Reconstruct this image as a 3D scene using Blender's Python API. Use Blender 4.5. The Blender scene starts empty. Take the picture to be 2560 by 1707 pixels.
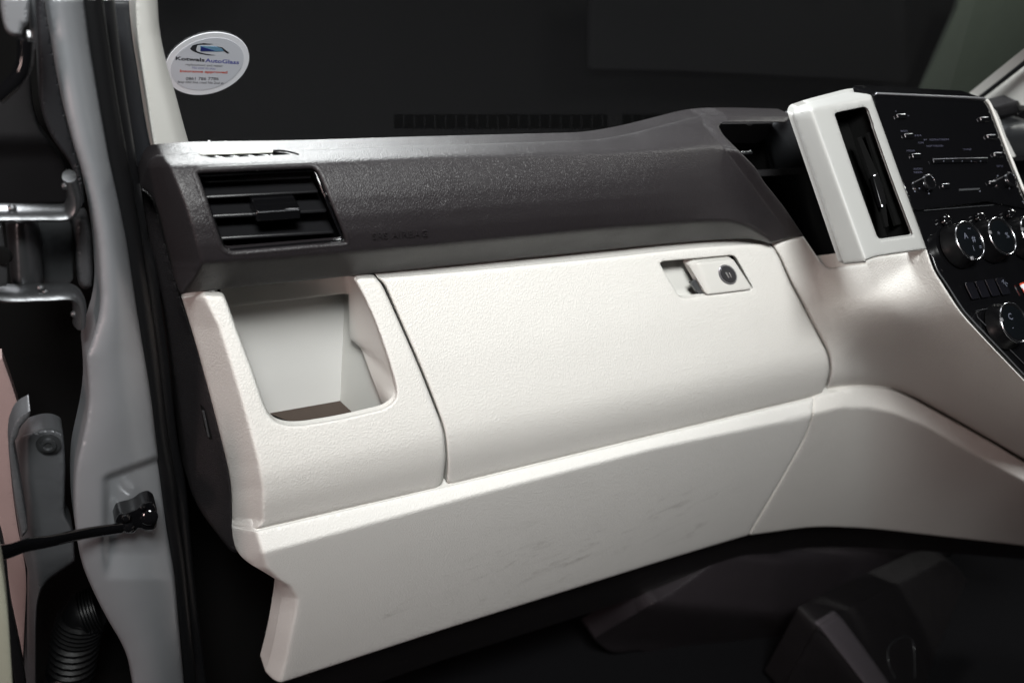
import bpy, bmesh, math, random
import numpy as np
from mathutils import Vector, Matrix, geometry
random.seed(4)

# ------------------------------------------------------------------ camera
SC = bpy.context.scene
S = 0.78                                   # design units -> metres
F = 2100.0
_x = np.array([3900., 613., -F]); _x /= np.linalg.norm(_x)
_z = np.array([580., 3500., F]); _z -= (_z @ _x) * _x; _z /= np.linalg.norm(_z)
_y = np.cross(_z, _x)
R = np.array([_x, _y, _z])
cd = bpy.data.cameras.new('camera'); cam = bpy.data.objects.new('camera', cd)
SC.collection.objects.link(cam)
cam.matrix_world = Matrix([list(R[0]) + [0], list(R[1]) + [0], list(R[2]) + [0], [0, 0, 0, 1]])
cd.sensor_width = 36; cd.lens = F / 2560 * 36; cd.clip_start = .02; cd.clip_end = 60
cd.dof.use_dof = True; cd.dof.focus_distance = 0.80; cd.dof.aperture_fstop = 4.5
SC.camera = cam

# ------------------------------------------------------------------ world, lamps, exposure
w = bpy.data.worlds.new('World'); SC.world = w; w.use_nodes = True
w.node_tree.nodes['Background'].inputs[0].default_value = (.8, .85, 1, 1)
w.node_tree.nodes['Background'].inputs[1].default_value = .006
SC.view_settings.view_transform = 'Standard'; SC.view_settings.look = 'None'
SC.view_settings.exposure = 0; SC.view_settings.gamma = 1
def area(name, loc, aim, sx, sy, e, col, spread=180):
    l = bpy.data.lights.new(name, 'AREA'); l.shape = 'RECTANGLE'; l.size = sx; l.size_y = sy
    l.energy = e; l.color = col; l.spread = math.radians(spread)
    o = bpy.data.objects.new(name, l); SC.collection.objects.link(o)
    o.location = loc
    o.rotation_euler = (Vector(aim) - Vector(loc)).to_track_quat('-Z', 'Y').to_euler()
    return o
area('key_lamp', (-.10, -.26, .78), (.52, .60, -.30), .42, .30, 11.6, (.98, 1, .985), 95)
area('overhead_lamp', (.90, .80, .95), (.66, .62, -.30), .45, .22, 4.2, (.97, .98, 1))
area('ceiling_lamp', (.20, 1.75, .42), (.28, .64, -.28), .8, .35, 62.0, (.97, .98, 1))
area('doorway_lamp', (-1.6, -.25, -.05), (.55, .60, -.50), .30, .50, 11.0, (1, .745, .70))
area('wall_fill', (2.6, 1.0, 1.1), (2.2, 2.0, .2), .4, .4, 30.0, (1, 1, .95))  # unseen lamp added to brighten the wall beyond the windscreen

# ------------------------------------------------------------------ image-ray helpers (V = 2352-wide photo coordinates)
def rays(vx, vy):
    vx = np.asarray(vx, float) / .91875; vy = np.asarray(vy, float) / .91875
    c = np.stack([vx - 1280, 853.5 - vy, np.full_like(vx, -F)], -1)
    return c @ R.T
def at(vx, vy, Y=None, X=None, Z=None):
    r = rays(vx, vy)
    if Y is not None: t = np.asarray(Y) / r[..., 1]
    elif X is not None: t = X / r[..., 0]
    else: t = Z / r[..., 2]
    return r * np.asarray(t)[..., None]            # design units
def W(vx, vy, Y=None, X=None, Z=None): return at(vx, vy, Y, X, Z) * S
def T(k, ox, oy): return lambda pts: [((p[0] * k + ox, p[1] * k + oy) + tuple(p[2:])) for p in pts]
tA = T(.15645, 1800.8, 183.75); tC = T(.15645, 1800.8, 404.25); tB = T(.15645, 1984.5, 183.75)
tD = T(.15645, 1984.5, 404.25); tE = T(.1875, 2076.4, 606.4); tF = T(.21875, 312.4, 330.75)
tG = T(.35167, 0, 0); tH = T(.35167, 0, 459.4); tI = T(.35147, 0, 1017); tJ = T(.15625, 1451.6, 551.25)
tK = T(.125, 441, 330.75); tL = T(.29701, 514.5, 1102.5); tP = T(.41016, 367.5, 588)
tM = T(.45312, 1286, 1148.4); tN = T(.45312, 1286, 0); tQ = T(.5021, 0, 781)

# ------------------------------------------------------------------ depth fields
def interp(x, xs, ys):
    x = np.asarray(x, float); xs = np.asarray(xs, float); ys = np.asarray(ys, float)
    r = np.interp(x, xs, ys)
    if len(xs) > 1:
        lo = x < xs[0]; hi = x > xs[-1]
        r = np.where(lo, ys[0] + (x - xs[0]) * (ys[1] - ys[0]) / (xs[1] - xs[0]), r)
        r = np.where(hi, ys[-1] + (x - xs[-1]) * (ys[-1] - ys[-2]) / (xs[-1] - xs[-2]), r)
    return r
def softplus(d, k): return k * np.logaddexp(0, np.clip(d / k, -40, 40))
def rows_field(rows, soft=5, extra=None):
    rows = [np.array(r, float) for r in rows]
    def blur(v, sg):                       # ease the control rows along their length
        k = np.exp(-.5 * (np.arange(-24, 25) * 4 / sg) ** 2); k /= k.sum()
        e = np.r_[v[0] + (v[1] - v[0]) * np.arange(-24, 0), v, v[-1] + (v[-1] - v[-2]) * np.arange(1, 25)]
        return np.convolve(e, k, 'valid')
    den = []
    for r in rows:
        if len(r) < 4: den.append(r); continue
        gx = np.arange(r[0, 0], r[-1, 0] + 4, 4.)
        den.append(np.c_[gx, blur(interp(gx, r[:, 0], r[:, 1]), 7.), blur(np.interp(gx, r[:, 0], r[:, 2]), 24.)])
    rows = den
    def f(vx, vy):
        vx = np.asarray(vx, float); vy = np.asarray(vy, float)
        ys = []; ws = []
        for r in rows:
            y = interp(vx, r[:, 0], r[:, 1]); Y = np.interp(vx, r[:, 0], r[:, 2])
            ys.append(y); ws.append(rays(vx, y)[..., 1] / (Y * F))
        ys = np.array(ys); ws = np.array(ws)
        for i in range(1, len(ys)): ys[i] = np.maximum(ys[i], ys[i - 1] + .5)
        acc = 0
        taps = np.linspace(-1, 1, 7) * soft
        for t in taps:
            q = vy + t
            r = ws[0] + (q - ys[0]) * (ws[1] - ws[0]) / (ys[1] - ys[0])
            for i in range(1, len(ys) - 1):
                s = ws[i] + (q - ys[i]) * (ws[i + 1] - ws[i]) / (ys[i + 1] - ys[i])
                r = np.where(q > ys[i], s, r)
            acc = acc + r
        wv = acc / len(taps)
        Y = rays(vx, vy)[..., 1] / (F * wv)
        if extra: Y = Y + extra(vx, vy)
        return Y
    return f
def rbf_field(pts, extra=None):
    p = np.array(pts, float); n = len(p)
    q = p[:, :2] / 1000; v = p[:, 2]
    def ph(d): return np.where(d > 0, d * d * np.log(d + 1e-12), 0)
    K = ph(np.linalg.norm(q[:, None] - q[None], axis=-1)) + np.eye(n) * 6e-4
    P = np.c_[np.ones(n), q]
    A = np.block([[K, P], [P.T, np.zeros((3, 3))]])
    c = np.linalg.solve(A, np.r_[v, 0, 0, 0])
    def f(vx, vy):
        vx = np.asarray(vx, float); vy = np.asarray(vy, float)
        s = np.stack([vx, vy], -1).reshape(-1, 2) / 1000
        r = ph(np.linalg.norm(s[:, None] - q[None], axis=-1)) @ c[:n] + c[n] + s @ c[n + 1:]
        r = r.reshape(vx.shape)
        if extra: r = r + extra(vx, vy)
        return r
    return f
def plane_field(a, b, c, extra=None):     # Y = a + b*Z + c*X
    def f(vx, vy):
        r = rays(vx, vy)
        t = a / (r[..., 1] - b * r[..., 2] - c * r[..., 0])
        Y = r[..., 1] * t
        if extra: Y = Y + extra(vx, vy)
        return Y
    return f
def const(Y): return lambda vx, vy: np.full(np.shape(np.asarray(vx, float)), float(Y))
def off(f, d): return lambda vx, vy: f(vx, vy) + d
def left_of(line, k, soft=4):             # depth grows to the left of a near-vertical line
    l = np.array(sorted(line, key=lambda p: p[1]), float)
    return lambda vx, vy: k * softplus(interp(vy, l[:, 1], l[:, 0]) - vx, soft)
def right_of(line, k, soft=4):
    l = np.array(sorted(line, key=lambda p: p[1]), float)
    return lambda vx, vy: k * softplus(vx - interp(vy, l[:, 1], l[:, 0]), soft)
def above(line, k, soft=4):
    l = np.array(sorted(line, key=lambda p: p[0]), float)
    return lambda vx, vy: k * softplus(interp(vx, l[:, 0], l[:, 1]) - vy, soft)
def below(line, k, soft=4):
    l = np.array(sorted(line, key=lambda p: p[0]), float)
    return lambda vx, vy: k * softplus(vy - interp(vx, l[:, 0], l[:, 1]), soft)
def add(*fs): return lambda vx, vy: sum(f(vx, vy) for f in fs)

# ------------------------------------------------------------------ outlines
def outline(pts, step=5, dr=999, closed=True):
    n = len(pts); out = []
    P = [np.array(p[:2], float) for p in pts]
    for i in range(n):
        r = pts[i][2] if len(pts[i]) > 2 else dr
        if not closed and i in (0, n - 1): out.append(P[i]); continue
        a, b, c = P[i - 1], P[i], P[(i + 1) % n]
        la = np.linalg.norm(a - b); lc = np.linalg.norm(c - b)
        r = min(r, .499 * la, .499 * lc)
        if r < .3: out.append(b); continue
        p0 = b + (a - b) / la * r; p1 = b + (c - b) / lc * r
        m = max(3, int(2 * r / step) + 1)
        for t in np.linspace(0, 1, m): out.append((1 - t) ** 2 * p0 + 2 * t * (1 - t) * b + t * t * p1)
    res = []
    m = len(out)
    for i in range(m if closed else m - 1):
        a, b = out[i], out[(i + 1) % m]; L = np.linalg.norm(b - a)
        if L < 1e-3: continue
        k = max(1, int(round(L / step)))
        for j in range(k): res.append(a + (b - a) * j / k)
    if not closed: res.append(out[-1])
    res = np.array(res)
    if closed:
        keep = np.linalg.norm(res - np.roll(res, 1, 0), axis=1) > .25
        res = res[keep]
        x, y = res[:, 0], res[:, 1]
        if np.sum(x * np.roll(y, -1) - np.roll(x, -1) * y) < 0: res = res[::-1]
    return res
def inside(q, poly):
    x, y = q[:, 0][:, None], q[:, 1][:, None]
    a = poly; b = np.roll(poly, -1, 0)
    c = ((a[:, 1] > y) != (b[:, 1] > y)) & (x < (b[:, 0] - a[:, 0]) * (y - a[:, 1]) / (b[:, 1] - a[:, 1] + 1e-12) + a[:, 0])
    return (c.sum(1) % 2) == 1
def dist(q, poly):
    res = []
    a = poly; d = np.roll(poly, -1, 0) - a; dd = (d * d).sum(1) + 1e-12
    for i in range(0, len(q), 2000):
        p = q[i:i + 2000, None] - a[None]
        t = np.clip((p * d).sum(-1) / dd, 0, 1)
        res.append(np.linalg.norm(p - t[..., None] * d, axis=-1).min(1))
    return np.concatenate(res) if res else np.zeros(0)

# ------------------------------------------------------------------ object helpers
def prop(o, label=None, cat=None, group=None, kind=None):
    if label: o['label'] = label
    if cat: o['category'] = cat
    if group: o['group'] = group
    if kind: o['kind'] = kind
    return o
def link_mesh(name, verts, faces, mat, parent=None, angle=38, smooth=True):
    me = bpy.data.meshes.new(name); me.from_pydata([tuple(v) for v in verts], [], faces); me.validate(); me.update()
    if mat: me.materials.append(mat)
    if smooth:
        me.polygons.foreach_set('use_smooth', [True] * len(me.polygons))
        me.set_sharp_from_angle(angle=math.radians(angle))
    o = bpy.data.objects.new(name, me); SC.collection.objects.link(o)
    if parent:
        o.parent = parent
        o.matrix_parent_inverse = Matrix.Translation(-parent_loc(parent))
    return o
def parent_loc(p):
    return p.location if p.type == 'EMPTY' else Vector((0, 0, 0))
def thing(name, label, cat, loc, group=None):
    o = bpy.data.objects.new(name, None); SC.collection.objects.link(o)
    o.location = tuple(loc); o.empty_display_size = .02
    return prop(o, label, cat, group)
def patch(name, pts, field, mat, parent=None, holes=(), r=0, rd=None, hr=None, hrd=None, skirt=.02, hskirt=.02, step=9, bstep=5, dr=999, angle=38, lines=()):
    """curved panel: outline in V coords lifted on to a depth field, rolled edges, returned flanges"""
    loops = [outline(pts, bstep, dr)] + [outline(h, bstep, dr) for h in holes]
    rr = [r] + [hr if hr is not None else r] * len(holes)
    rds = [rd if rd is not None else r * .00055] + [hrd if hrd is not None else (rr[-1] * .00055)] * len(holes)
    sk = [skirt] + (list(hskirt) if isinstance(hskirt, (list, tuple)) else [hskirt] * len(holes))
    V = []; E = []; D = []; starts = []
    def dis_in(q):
        ok = inside(q, loops[0])
        for h in loops[1:]: ok &= ~inside(q, h)
        return ok
    def roll(q):                      # depth of the rolled edge at q
        o = np.zeros(len(q))
        for L, a, b in zip(loops, rr, rds):
            if a > 0:
                u = np.clip(1 - dist(q, L) / a, 0, 1)
                o += b * (1 - np.sqrt(np.maximum(0, 1 - u * u)))
        return o
    for L in loops:
        s = len(V); starts.append(s); n = len(L)
        V += list(L); E += [(s + i, s + (i + 1) % n) for i in range(n)]
    inner = []; extra_pts = []
    for k, (L, a) in enumerate(zip(loops, rr)):
        if a <= 0: continue
        tg = np.roll(L, -1, 0) - np.roll(L, 1, 0); tg /= np.linalg.norm(tg, axis=1)[:, None] + 1e-9
        nm = np.c_[-tg[:, 1], tg[:, 0]] * (1 if k == 0 else -1)
        for fr in (.07, .22, .45, .72, 1.0):
            q = L + nm * a * fr
            if fr > .5: q = q[::2]
            d = dist(q, L)
            q = q[(d > a * fr * .96) & dis_in(q)]
            for k2, L2 in enumerate(loops):
                if k2 != k and len(q): q = q[dist(q, L2) > 1.5]
            inner.append(q)
    L = loops[0]; x0, y0 = L.min(0); x1, y1 = L.max(0)
    gx, gy = np.meshgrid(np.arange(x0, x1, step), np.arange(y0, y1, step * .87))
    gx = gx + (np.arange(gx.shape[0]) % 2)[:, None] * step * .5
    q = np.c_[gx.ravel(), gy.ravel()]; q = q[dis_in(q)]
    for L, a in zip(loops, rr):
        if len(q): q = q[dist(q, L) > a + step * .35]
    for ln, sf in lines:                       # rows of points along the creases, so facets meet cleanly
        c = outline(ln, 4, closed=False)
        tg = np.gradient(c, axis=0); tg /= np.linalg.norm(tg, axis=1)[:, None] + 1e-9; nm = np.c_[-tg[:, 1], tg[:, 0]]
        if len(q):
            dm = np.min([np.linalg.norm(q - p, axis=1) for p in c], 0); q = q[dm > sf + step * .35]
        for fr in (-1, -.66, -.33, 0, .33, .66, 1):
            p = c + nm * fr * sf; p = p[dis_in(p)]
            for L, a in zip(loops, rr):
                if len(p): p = p[dist(p, L) > 1.6]
            for z in extra_pts:
                if len(p) and len(z): p = p[np.min(np.linalg.norm(p[:, None] - z[None], axis=-1), 1) > 1.0]
            extra_pts.append(p)
    inner += extra_pts
    inner.append(q)
    inner = np.concatenate(inner) if inner else np.zeros((0, 2))
    V = np.array(V + list(inner))
    vo, eo, fo, ov, _, _ = geometry.delaunay_2d_cdt([Vector(v) for v in V], E, [], 0, 1e-5)
    vo = np.array([tuple(v) for v in vo])
    tri = np.array([tuple(f) for f in fo]); cen = vo[tri].mean(1); tri = tri[dis_in(cen)]
    a, b, c = vo[tri[:, 0]], vo[tri[:, 1]], vo[tri[:, 2]]
    cr = (b[:, 0] - a[:, 0]) * (c[:, 1] - a[:, 1]) - (b[:, 1] - a[:, 1]) * (c[:, 0] - a[:, 0])
    tri[cr > 0] = tri[cr > 0][:, ::-1]
    Y = field(vo[:, 0], vo[:, 1]) + roll(vo)
    P = list(at(vo[:, 0], vo[:, 1], Y) * S)
    faces = [tuple(int(i) for i in t) for t in tri]
    for k, L in enumerate(loops):
        if sk[k] <= 0: continue
        Yb = field(L[:, 0], L[:, 1]) + roll(L)
        base = at(L[:, 0], L[:, 1], Yb) * S
        n = len(L); s = len(P)
        P += list(base); P += list(base + np.array([0, sk[k] * S, 0]))
        for i in range(n):
            j = (i + 1) % n
            q = (s + i, s + j, s + n + j, s + n + i)
            faces.append(q if k == 0 else q[::-1])
    o = link_mesh(name, P, faces, mat, parent, angle)
    bm = bmesh.new(); bm.from_mesh(o.data); bmesh.ops.remove_doubles(bm, verts=bm.verts, dist=2e-6); bm.to_mesh(o.data); bm.free()
    o.data.set_sharp_from_angle(angle=math.radians(angle))
    return o
def bevel_obj(o, wd, seg=2, angle=30):
    m = o.modifiers.new('bevel', 'BEVEL'); m.width = wd * S; m.segments = seg; m.limit_method = 'ANGLE'; m.angle_limit = math.radians(angle)
    m.harden_normals = False
    return o
def slab(name, pts3, n, h, mat, parent=None, bev=0):
    """prism: polygon in design units, extruded by h along n (towards the viewer), bevelled"""
    p = np.array(pts3); n = np.array(n, float); n /= np.linalg.norm(n)
    k = len(p); V = np.r_[p, p + n * h] * S
    a = np.cross(p[1] - p[0], p[2] - p[1]) @ n
    f = [tuple(range(k)), tuple(range(2 * k - 1, k - 1, -1))] + [(i, i + k, (i + 1) % k + k, (i + 1) % k) for i in range(k)]
    o = link_mesh(name, V, f, mat, parent)
    bm = bmesh.new(); bm.from_mesh(o.data); bmesh.ops.recalc_face_normals(bm, faces=bm.faces); bm.to_mesh(o.data); bm.free()
    if bev: bevel_obj(o, bev)
    return o
def slabV(name, pts, field, h, mat, parent=None, bev=0, n=(0, -1, 0), base=0, dr=0, step=6):
    L = outline(pts, step, dr) if dr or any(len(p) > 2 for p in pts) else np.array([p[:2] for p in pts], float)
    p = at(L[:, 0], L[:, 1], field(L[:, 0], L[:, 1]))
    nn = np.array(n, float); nn /= np.linalg.norm(nn)
    return slab(name, p + nn * base, n, h, mat, parent, bev)
def tube(name, pts3, rad, mat, parent=None, seg=14, flat=1.0, cap=True, smooth_path=True, n=None):
    P = np.array(pts3, float)
    if smooth_path and len(P) > 2:
        Q = []
        for i in range(len(P) - 1):
            a, b, c, d = P[max(i - 1, 0)], P[i], P[i + 1], P[min(i + 2, len(P) - 1)]
            for t in np.linspace(0, 1, 7)[:-1]:
                Q.append(.5 * (2 * b + (c - a) * t + (2 * a - 5 * b + 4 * c - d) * t * t + (3 * b - a - 3 * c + d) * t ** 3))
        Q.append(P[-1]); P = np.array(Q)
    m = len(P)
    rd = np.full(m, rad) if np.isscalar(rad) else np.interp(np.linspace(0, 1, m), np.linspace(0, 1, len(rad)), rad)
    tg = np.gradient(P, axis=0); tg /= np.linalg.norm(tg, axis=1)[:, None]
    ref = np.array([0, -1, 0.]) if n is None else np.array(n, float)
    V = []; Fc = []
    for i in range(m):
        s = np.cross(tg[i], ref); s /= np.linalg.norm(s); u = np.cross(s, tg[i])
        for k in range(seg):
            a = 2 * math.pi * k / seg
            V.append((P[i] + rd[i] * (math.cos(a) * s + flat * math.sin(a) * u)) * S)
    for i in range(m - 1):
        for k in range(seg):
            Fc.append((i * seg + k, i * seg + (k + 1) % seg, (i + 1) * seg + (k + 1) % seg, (i + 1) * seg + k))
    if cap: Fc += [tuple(range(seg))[::-1], tuple(range((m - 1) * seg, m * seg))]
    return link_mesh(name, V, Fc, mat, parent, 60)
def lathe(name, prof, c, n, mat, parent=None, seg=40, angle=35):
    """prof: [(radius, height)] about axis n through c (design units)"""
    n = np.array(n, float); n /= np.linalg.norm(n); s = np.cross(n, [0, 0, 1.]); s /= np.linalg.norm(s); u = np.cross(n, s)
    V = []; Fc = []
    for (r_, h) in prof:
        for k in range(seg):
            a = 2 * math.pi * k / seg
            V.append((np.array(c) + n * h + max(r_, 1e-5) * (math.cos(a) * s + math.sin(a) * u)) * S)
    for i in range(len(prof) - 1):
        for k in range(seg):
            Fc.append((i * seg + k, i * seg + (k + 1) % seg, (i + 1) * seg + (k + 1) % seg, (i + 1) * seg + k))
    o = link_mesh(name, V, Fc, mat, parent, angle)
    return o
def text(name, s, pos, wid, field, mat, parent=None, up=(0, -1), ht=None, slope=0, lift=.0006, ext=0, bold=.0, n=None, spacing=1.0):
    """lettering laid on a surface; pos = V coords of the left end of the baseline, wid = width in V px"""
    cu = bpy.data.curves.new(name, 'FONT'); cu.body = s; cu.extrude = 0; cu.offset = bold; cu.space_character = spacing; cu.resolution_u = 3
    if ext: cu.extrude = .5
    ob = bpy.data.objects.new('t', cu); SC.collection.objects.link(ob)
    bpy.context.view_layer.update()
    me = ob.to_mesh(); v = np.array([tuple(q.co) for q in me.vertices]); f = [tuple(p.vertices) for p in me.polygons]
    ob.to_mesh_clear(); bpy.data.objects.remove(ob)
    x0, x1 = v[:, 0].min(), v[:, 0].max(); k = wid / (x1 - x0); h = ht / .72 if ht else k
    px = pos[0] + (v[:, 0] - x0) * k + up[0] * v[:, 1] * h
    py = pos[1] + (v[:, 0] - x0) * k * slope + up[1] * v[:, 1] * h
    Y = field(px, py) - lift
    P = at(px, py, Y)
    if ext: P[:, 1] -= (v[:, 2] + .5) * ext
    return link_mesh(name, P * S, f, mat, parent, smooth=False)

# ------------------------------------------------------------------ materials
def mk(name, col, rough=.5, metal=0, spec=.5, bump=None, bs=1, bd=.0004, coat=0, var=.0, emit=None, sheen=0, dirt=None):
    m = bpy.data.materials.new(name); m.use_nodes = True; nt = m.node_tree; N = nt.nodes; Lk = nt.links
    b = N['Principled BSDF']
    b.inputs['Base Color'].default_value = (*col, 1); b.inputs['Roughness'].default_value = rough
    b.inputs['Metallic'].default_value = metal; b.inputs['Specular IOR Level'].default_value = spec
    b.inputs['Coat Weight'].default_value = coat; b.inputs['Coat Roughness'].default_value = .08
    tc = N.new('ShaderNodeNewGeometry')
    def noise(scale, detail=3, dist_=0):
        n = N.new('ShaderNodeTexNoise'); n.inputs['Scale'].default_value = scale; n.inputs['Detail'].default_value = detail
        n.inputs['Distortion'].default_value = dist_; Lk.new(tc.outputs['Position'], n.inputs['Vector']); return n
    colout = None
    if var:
        n = noise(14, 4); mr = N.new('ShaderNodeMapRange'); mr.inputs[1].default_value = .3; mr.inputs[2].default_value = .7
        mr.inputs[3].default_value = 1 - var; mr.inputs[4].default_value = 1 + var
        Lk.new(n.outputs[0], mr.inputs[0])
        mx = N.new('ShaderNodeVectorMath'); mx.operation = 'SCALE'; mx.inputs[0].default_value = col
        Lk.new(mr.outputs[0], mx.inputs['Scale']); colout = mx.outputs[0]
        Lk.new(colout, b.inputs['Base Color'])
        n2 = noise(30, 5); mr2 = N.new('ShaderNodeMapRange'); mr2.inputs[3].default_value = rough - .07; mr2.inputs[4].default_value = rough + .07
        Lk.new(n2.outputs[0], mr2.inputs[0]); Lk.new(mr2.outputs[0], b.inputs['Roughness'])
    if dirt:                                   # scuffs: streaky marks gathered round a few spots
        mp = N.new('ShaderNodeMapping'); mp.vector_type = 'TEXTURE'
        mp.inputs['Rotation'].default_value = (0, math.radians(-14), 0); mp.inputs['Scale'].default_value = (3.2, 1, .8)
        Lk.new(tc.outputs['Position'], mp.inputs[0])
        n = N.new('ShaderNodeTexNoise'); n.inputs['Scale'].default_value = 46; n.inputs['Detail'].default_value = 7; n.inputs['Roughness'].default_value = .62
        n.inputs['Distortion'].default_value = 1.2
        Lk.new(mp.outputs[0], n.inputs[0])
        mr = N.new('ShaderNodeMapRange'); mr.inputs[1].default_value = .55; mr.inputs[2].default_value = .78; mr.clamp = True
        Lk.new(n.outputs[0], mr.inputs[0]); acc = None
        for (c, rad, amt) in dirt:
            d = N.new('ShaderNodeVectorMath'); d.operation = 'DISTANCE'; d.inputs[1].default_value = c
            Lk.new(tc.outputs['Position'], d.inputs[0])
            m2 = N.new('ShaderNodeMapRange'); m2.interpolation_type = 'SMOOTHSTEP'; m2.inputs[1].default_value = rad; m2.inputs[2].default_value = rad * .1
            m2.inputs[3].default_value = 0; m2.inputs[4].default_value = amt
            Lk.new(d.outputs['Value'], m2.inputs[0])
            if acc is None: acc = m2.outputs[0]
            else:
                a = N.new('ShaderNodeMath'); a.operation = 'MAXIMUM'; Lk.new(acc, a.inputs[0]); Lk.new(m2.outputs[0], a.inputs[1]); acc = a.outputs[0]
        mu = N.new('ShaderNodeMath'); mu.operation = 'MULTIPLY'; Lk.new(acc, mu.inputs[0]); Lk.new(mr.outputs[0], mu.inputs[1])
        mix = N.new('ShaderNodeMix'); mix.data_type = 'RGBA'; Lk.new(mu.outputs[0], mix.inputs[0])
        if colout: Lk.new(colout, mix.inputs[6])
        else: mix.inputs[6].default_value = (*col, 1)
        mix.inputs[7].default_value = (.16, .14, .12, 1); Lk.new(mix.outputs[2], b.inputs['Base Color'])
    if bump:
        if bump == 'grain':                    # embossed leather grain of moulded trim: warped cells with creases
            nz = noise(bs * .35, 2)
            ad = N.new('ShaderNodeVectorMath'); ad.operation = 'MULTIPLY_ADD'
            Lk.new(nz.outputs['Color'], ad.inputs[0]); ad.inputs[1].default_value = (1.5 / bs,) * 3; Lk.new(tc.outputs['Position'], ad.inputs[2])
            mp = N.new('ShaderNodeMapping'); mp.inputs['Scale'].default_value = (1.25, 1, .8); Lk.new(ad.outputs[0], mp.inputs[0])
            v = N.new('ShaderNodeTexVoronoi'); v.feature = 'DISTANCE_TO_EDGE'; v.inputs['Scale'].default_value = bs
            Lk.new(mp.outputs[0], v.inputs['Vector'])
            cr = N.new('ShaderNodeMapRange'); cr.inputs[1].default_value = 0; cr.inputs[2].default_value = .28; cr.interpolation_type = 'SMOOTHSTEP'
            Lk.new(v.outputs['Distance'], cr.inputs[0])
            n2 = noise(bs * 1.3, 2)
            a = N.new('ShaderNodeMath'); a.operation = 'MULTIPLY_ADD'; Lk.new(n2.outputs[0], a.inputs[0]); a.inputs[1].default_value = .8
            Lk.new(cr.outputs[0], a.inputs[2]); h = a.outputs[0]
        else:
            h = noise(bs, 4).outputs[0]
        bp = N.new('ShaderNodeBump'); bp.inputs['Strength'].default_value = 1; bp.inputs['Distance'].default_value = bd
        Lk.new(h, bp.inputs['Height']); Lk.new(bp.outputs[0], b.inputs['Normal'])
    return m
def knee_spot(vx, vy, Y=.76): return tuple(float(q) for q in W(vx, vy, Y))
CREAM = (.66, .645, .615)
M = {}
M['brown'] = mk('charcoal_brown_grained_plastic', (.0135, .0112, .0127), .47, spec=.5, bump='grain', bs=500, bd=.00013, var=.06)
M['brown_fine'] = mk('charcoal_brown_fine_plastic', (.011, .0095, .0105), .5, spec=.4, bump='grain', bs=520, bd=.0002, var=.06)
M['footbrown'] = mk('charcoal_brown_moulded_plastic', (.027, .023, .026), .32, spec=.6, bump='grain', bs=520, bd=.00012, var=.06)
M['cream'] = mk('cream_grained_plastic', CREAM, .54, spec=.35, bump='grain', bs=340, bd=.0002, var=.012)
M['knee'] = mk('cream_grained_plastic_scuffed', (.69, .68, .655), .5, spec=.4, bump='grain', bs=360, bd=.00017, var=.012,
               dirt=[(knee_spot(1200, 1300), .13, .5), (knee_spot(1330, 1290), .11, .5), (knee_spot(1520, 1190), .09, .55), (knee_spot(1130, 1370), .05, .8), (knee_spot(1660, 1120), .06, .35), (knee_spot(1440, 1255), .05, .9), (knee_spot(1600, 1240), .06, .6), (knee_spot(900, 1420), .05, .4), (knee_spot(760, 1350), .04, .3)])
M['cream_smooth'] = mk('cream_smooth_plastic', (.60, .59, .56), .38, spec=.5, var=.01, bump='n', bs=900, bd=.00002)
M['tub'] = mk('grey_white_plastic', (.64, .63, .61), .55, spec=.3, bump='n', bs=1400, bd=.00003, var=.02)
M['black'] = mk('black_satin_plastic', (.008, .008, .009), .38, spec=.5, bump='n', bs=1500, bd=.00003)
M['gloss'] = mk('piano_black_plastic', (.0035, .0035, .004), .07, spec=.5, coat=.3)
M['void'] = mk('black_matt_lining', (.003, .003, .003), .9, spec=.1)
M['rubber'] = mk('black_rubber', (.004, .004, .0045), .42, spec=.45, bump='n', bs=300, bd=.0002)
M['silver'] = mk('silver_car_paint', (.33, .34, .36), .42, metal=.5, spec=.5, coat=.12, bump='n', bs=2500, bd=.00003, var=.03)
M['dsilver'] = mk('dull_silver_paint', (.13, .134, .142), .45, metal=.5, bump='n', bs=60, bd=.0006, var=.12)
M['steel'] = mk('oily_hinge_steel', (.10, .103, .108), .36, metal=.8, bump='n', bs=90, bd=.0005, var=.2)
M['chrome'] = mk('chrome', (.62, .63, .66), .22, metal=1)
M['satin'] = mk('satin_metal_trim', (.42, .42, .45), .36, metal=.9)
M['smoke'] = mk('smoky_dark_plastic', (.05, .052, .055), .25, spec=.6)
M['print'] = mk('grey_printed_symbols', (.13, .14, .18), .5)
M['dimprint'] = mk('dim_printed_symbols', (.045, .045, .075), .5)
M['greymetal'] = mk('grey_painted_pointer', (.16, .16, .17), .4)
M['dialside'] = mk('black_dial_plastic', (.003, .003, .0034), .3, spec=.35)
M['lens'] = mk('dark_smoked_lens', (.004, .005, .006), .10, coat=.2)
M['carpet'] = mk('black_carpet', (.006, .006, .007), .95, spec=.1, bump='n', bs=600, bd=.002)
M['dtop'] = mk('dash_top_brown', (.024, .023, .025), .6, spec=.3, bump='grain', bs=330, bd=.0003)
M['pink'] = mk('reddish_beige_door_lining', (.30, .21, .20), .6, bump='n', bs=500, bd=.0001, var=.05)
M['wall'] = mk('grey_green_wall', (.075, .09, .073), .8, var=.05)
M['dwall'] = mk('dark_wall', (.0022, .0022, .0025), .95, spec=.1)
M['white'] = mk('white_sticker_vinyl', (.80, .80, .84), .4)
M['stick'] = mk('pale_grey_sticker_print', (.60, .61, .66), .45)
M['ink'] = mk('black_ink', (.02, .02, .025), .5); M['blue'] = mk('blue_ink', (.05, .06, .32), .5)
M['navy'] = mk('navy_ink', (.01, .02, .16), .5); M['teal'] = mk('light_blue_ink', (.13, .27, .40), .5)
M['red'] = mk('red_ink', (.55, .06, .025), .5)
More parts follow.
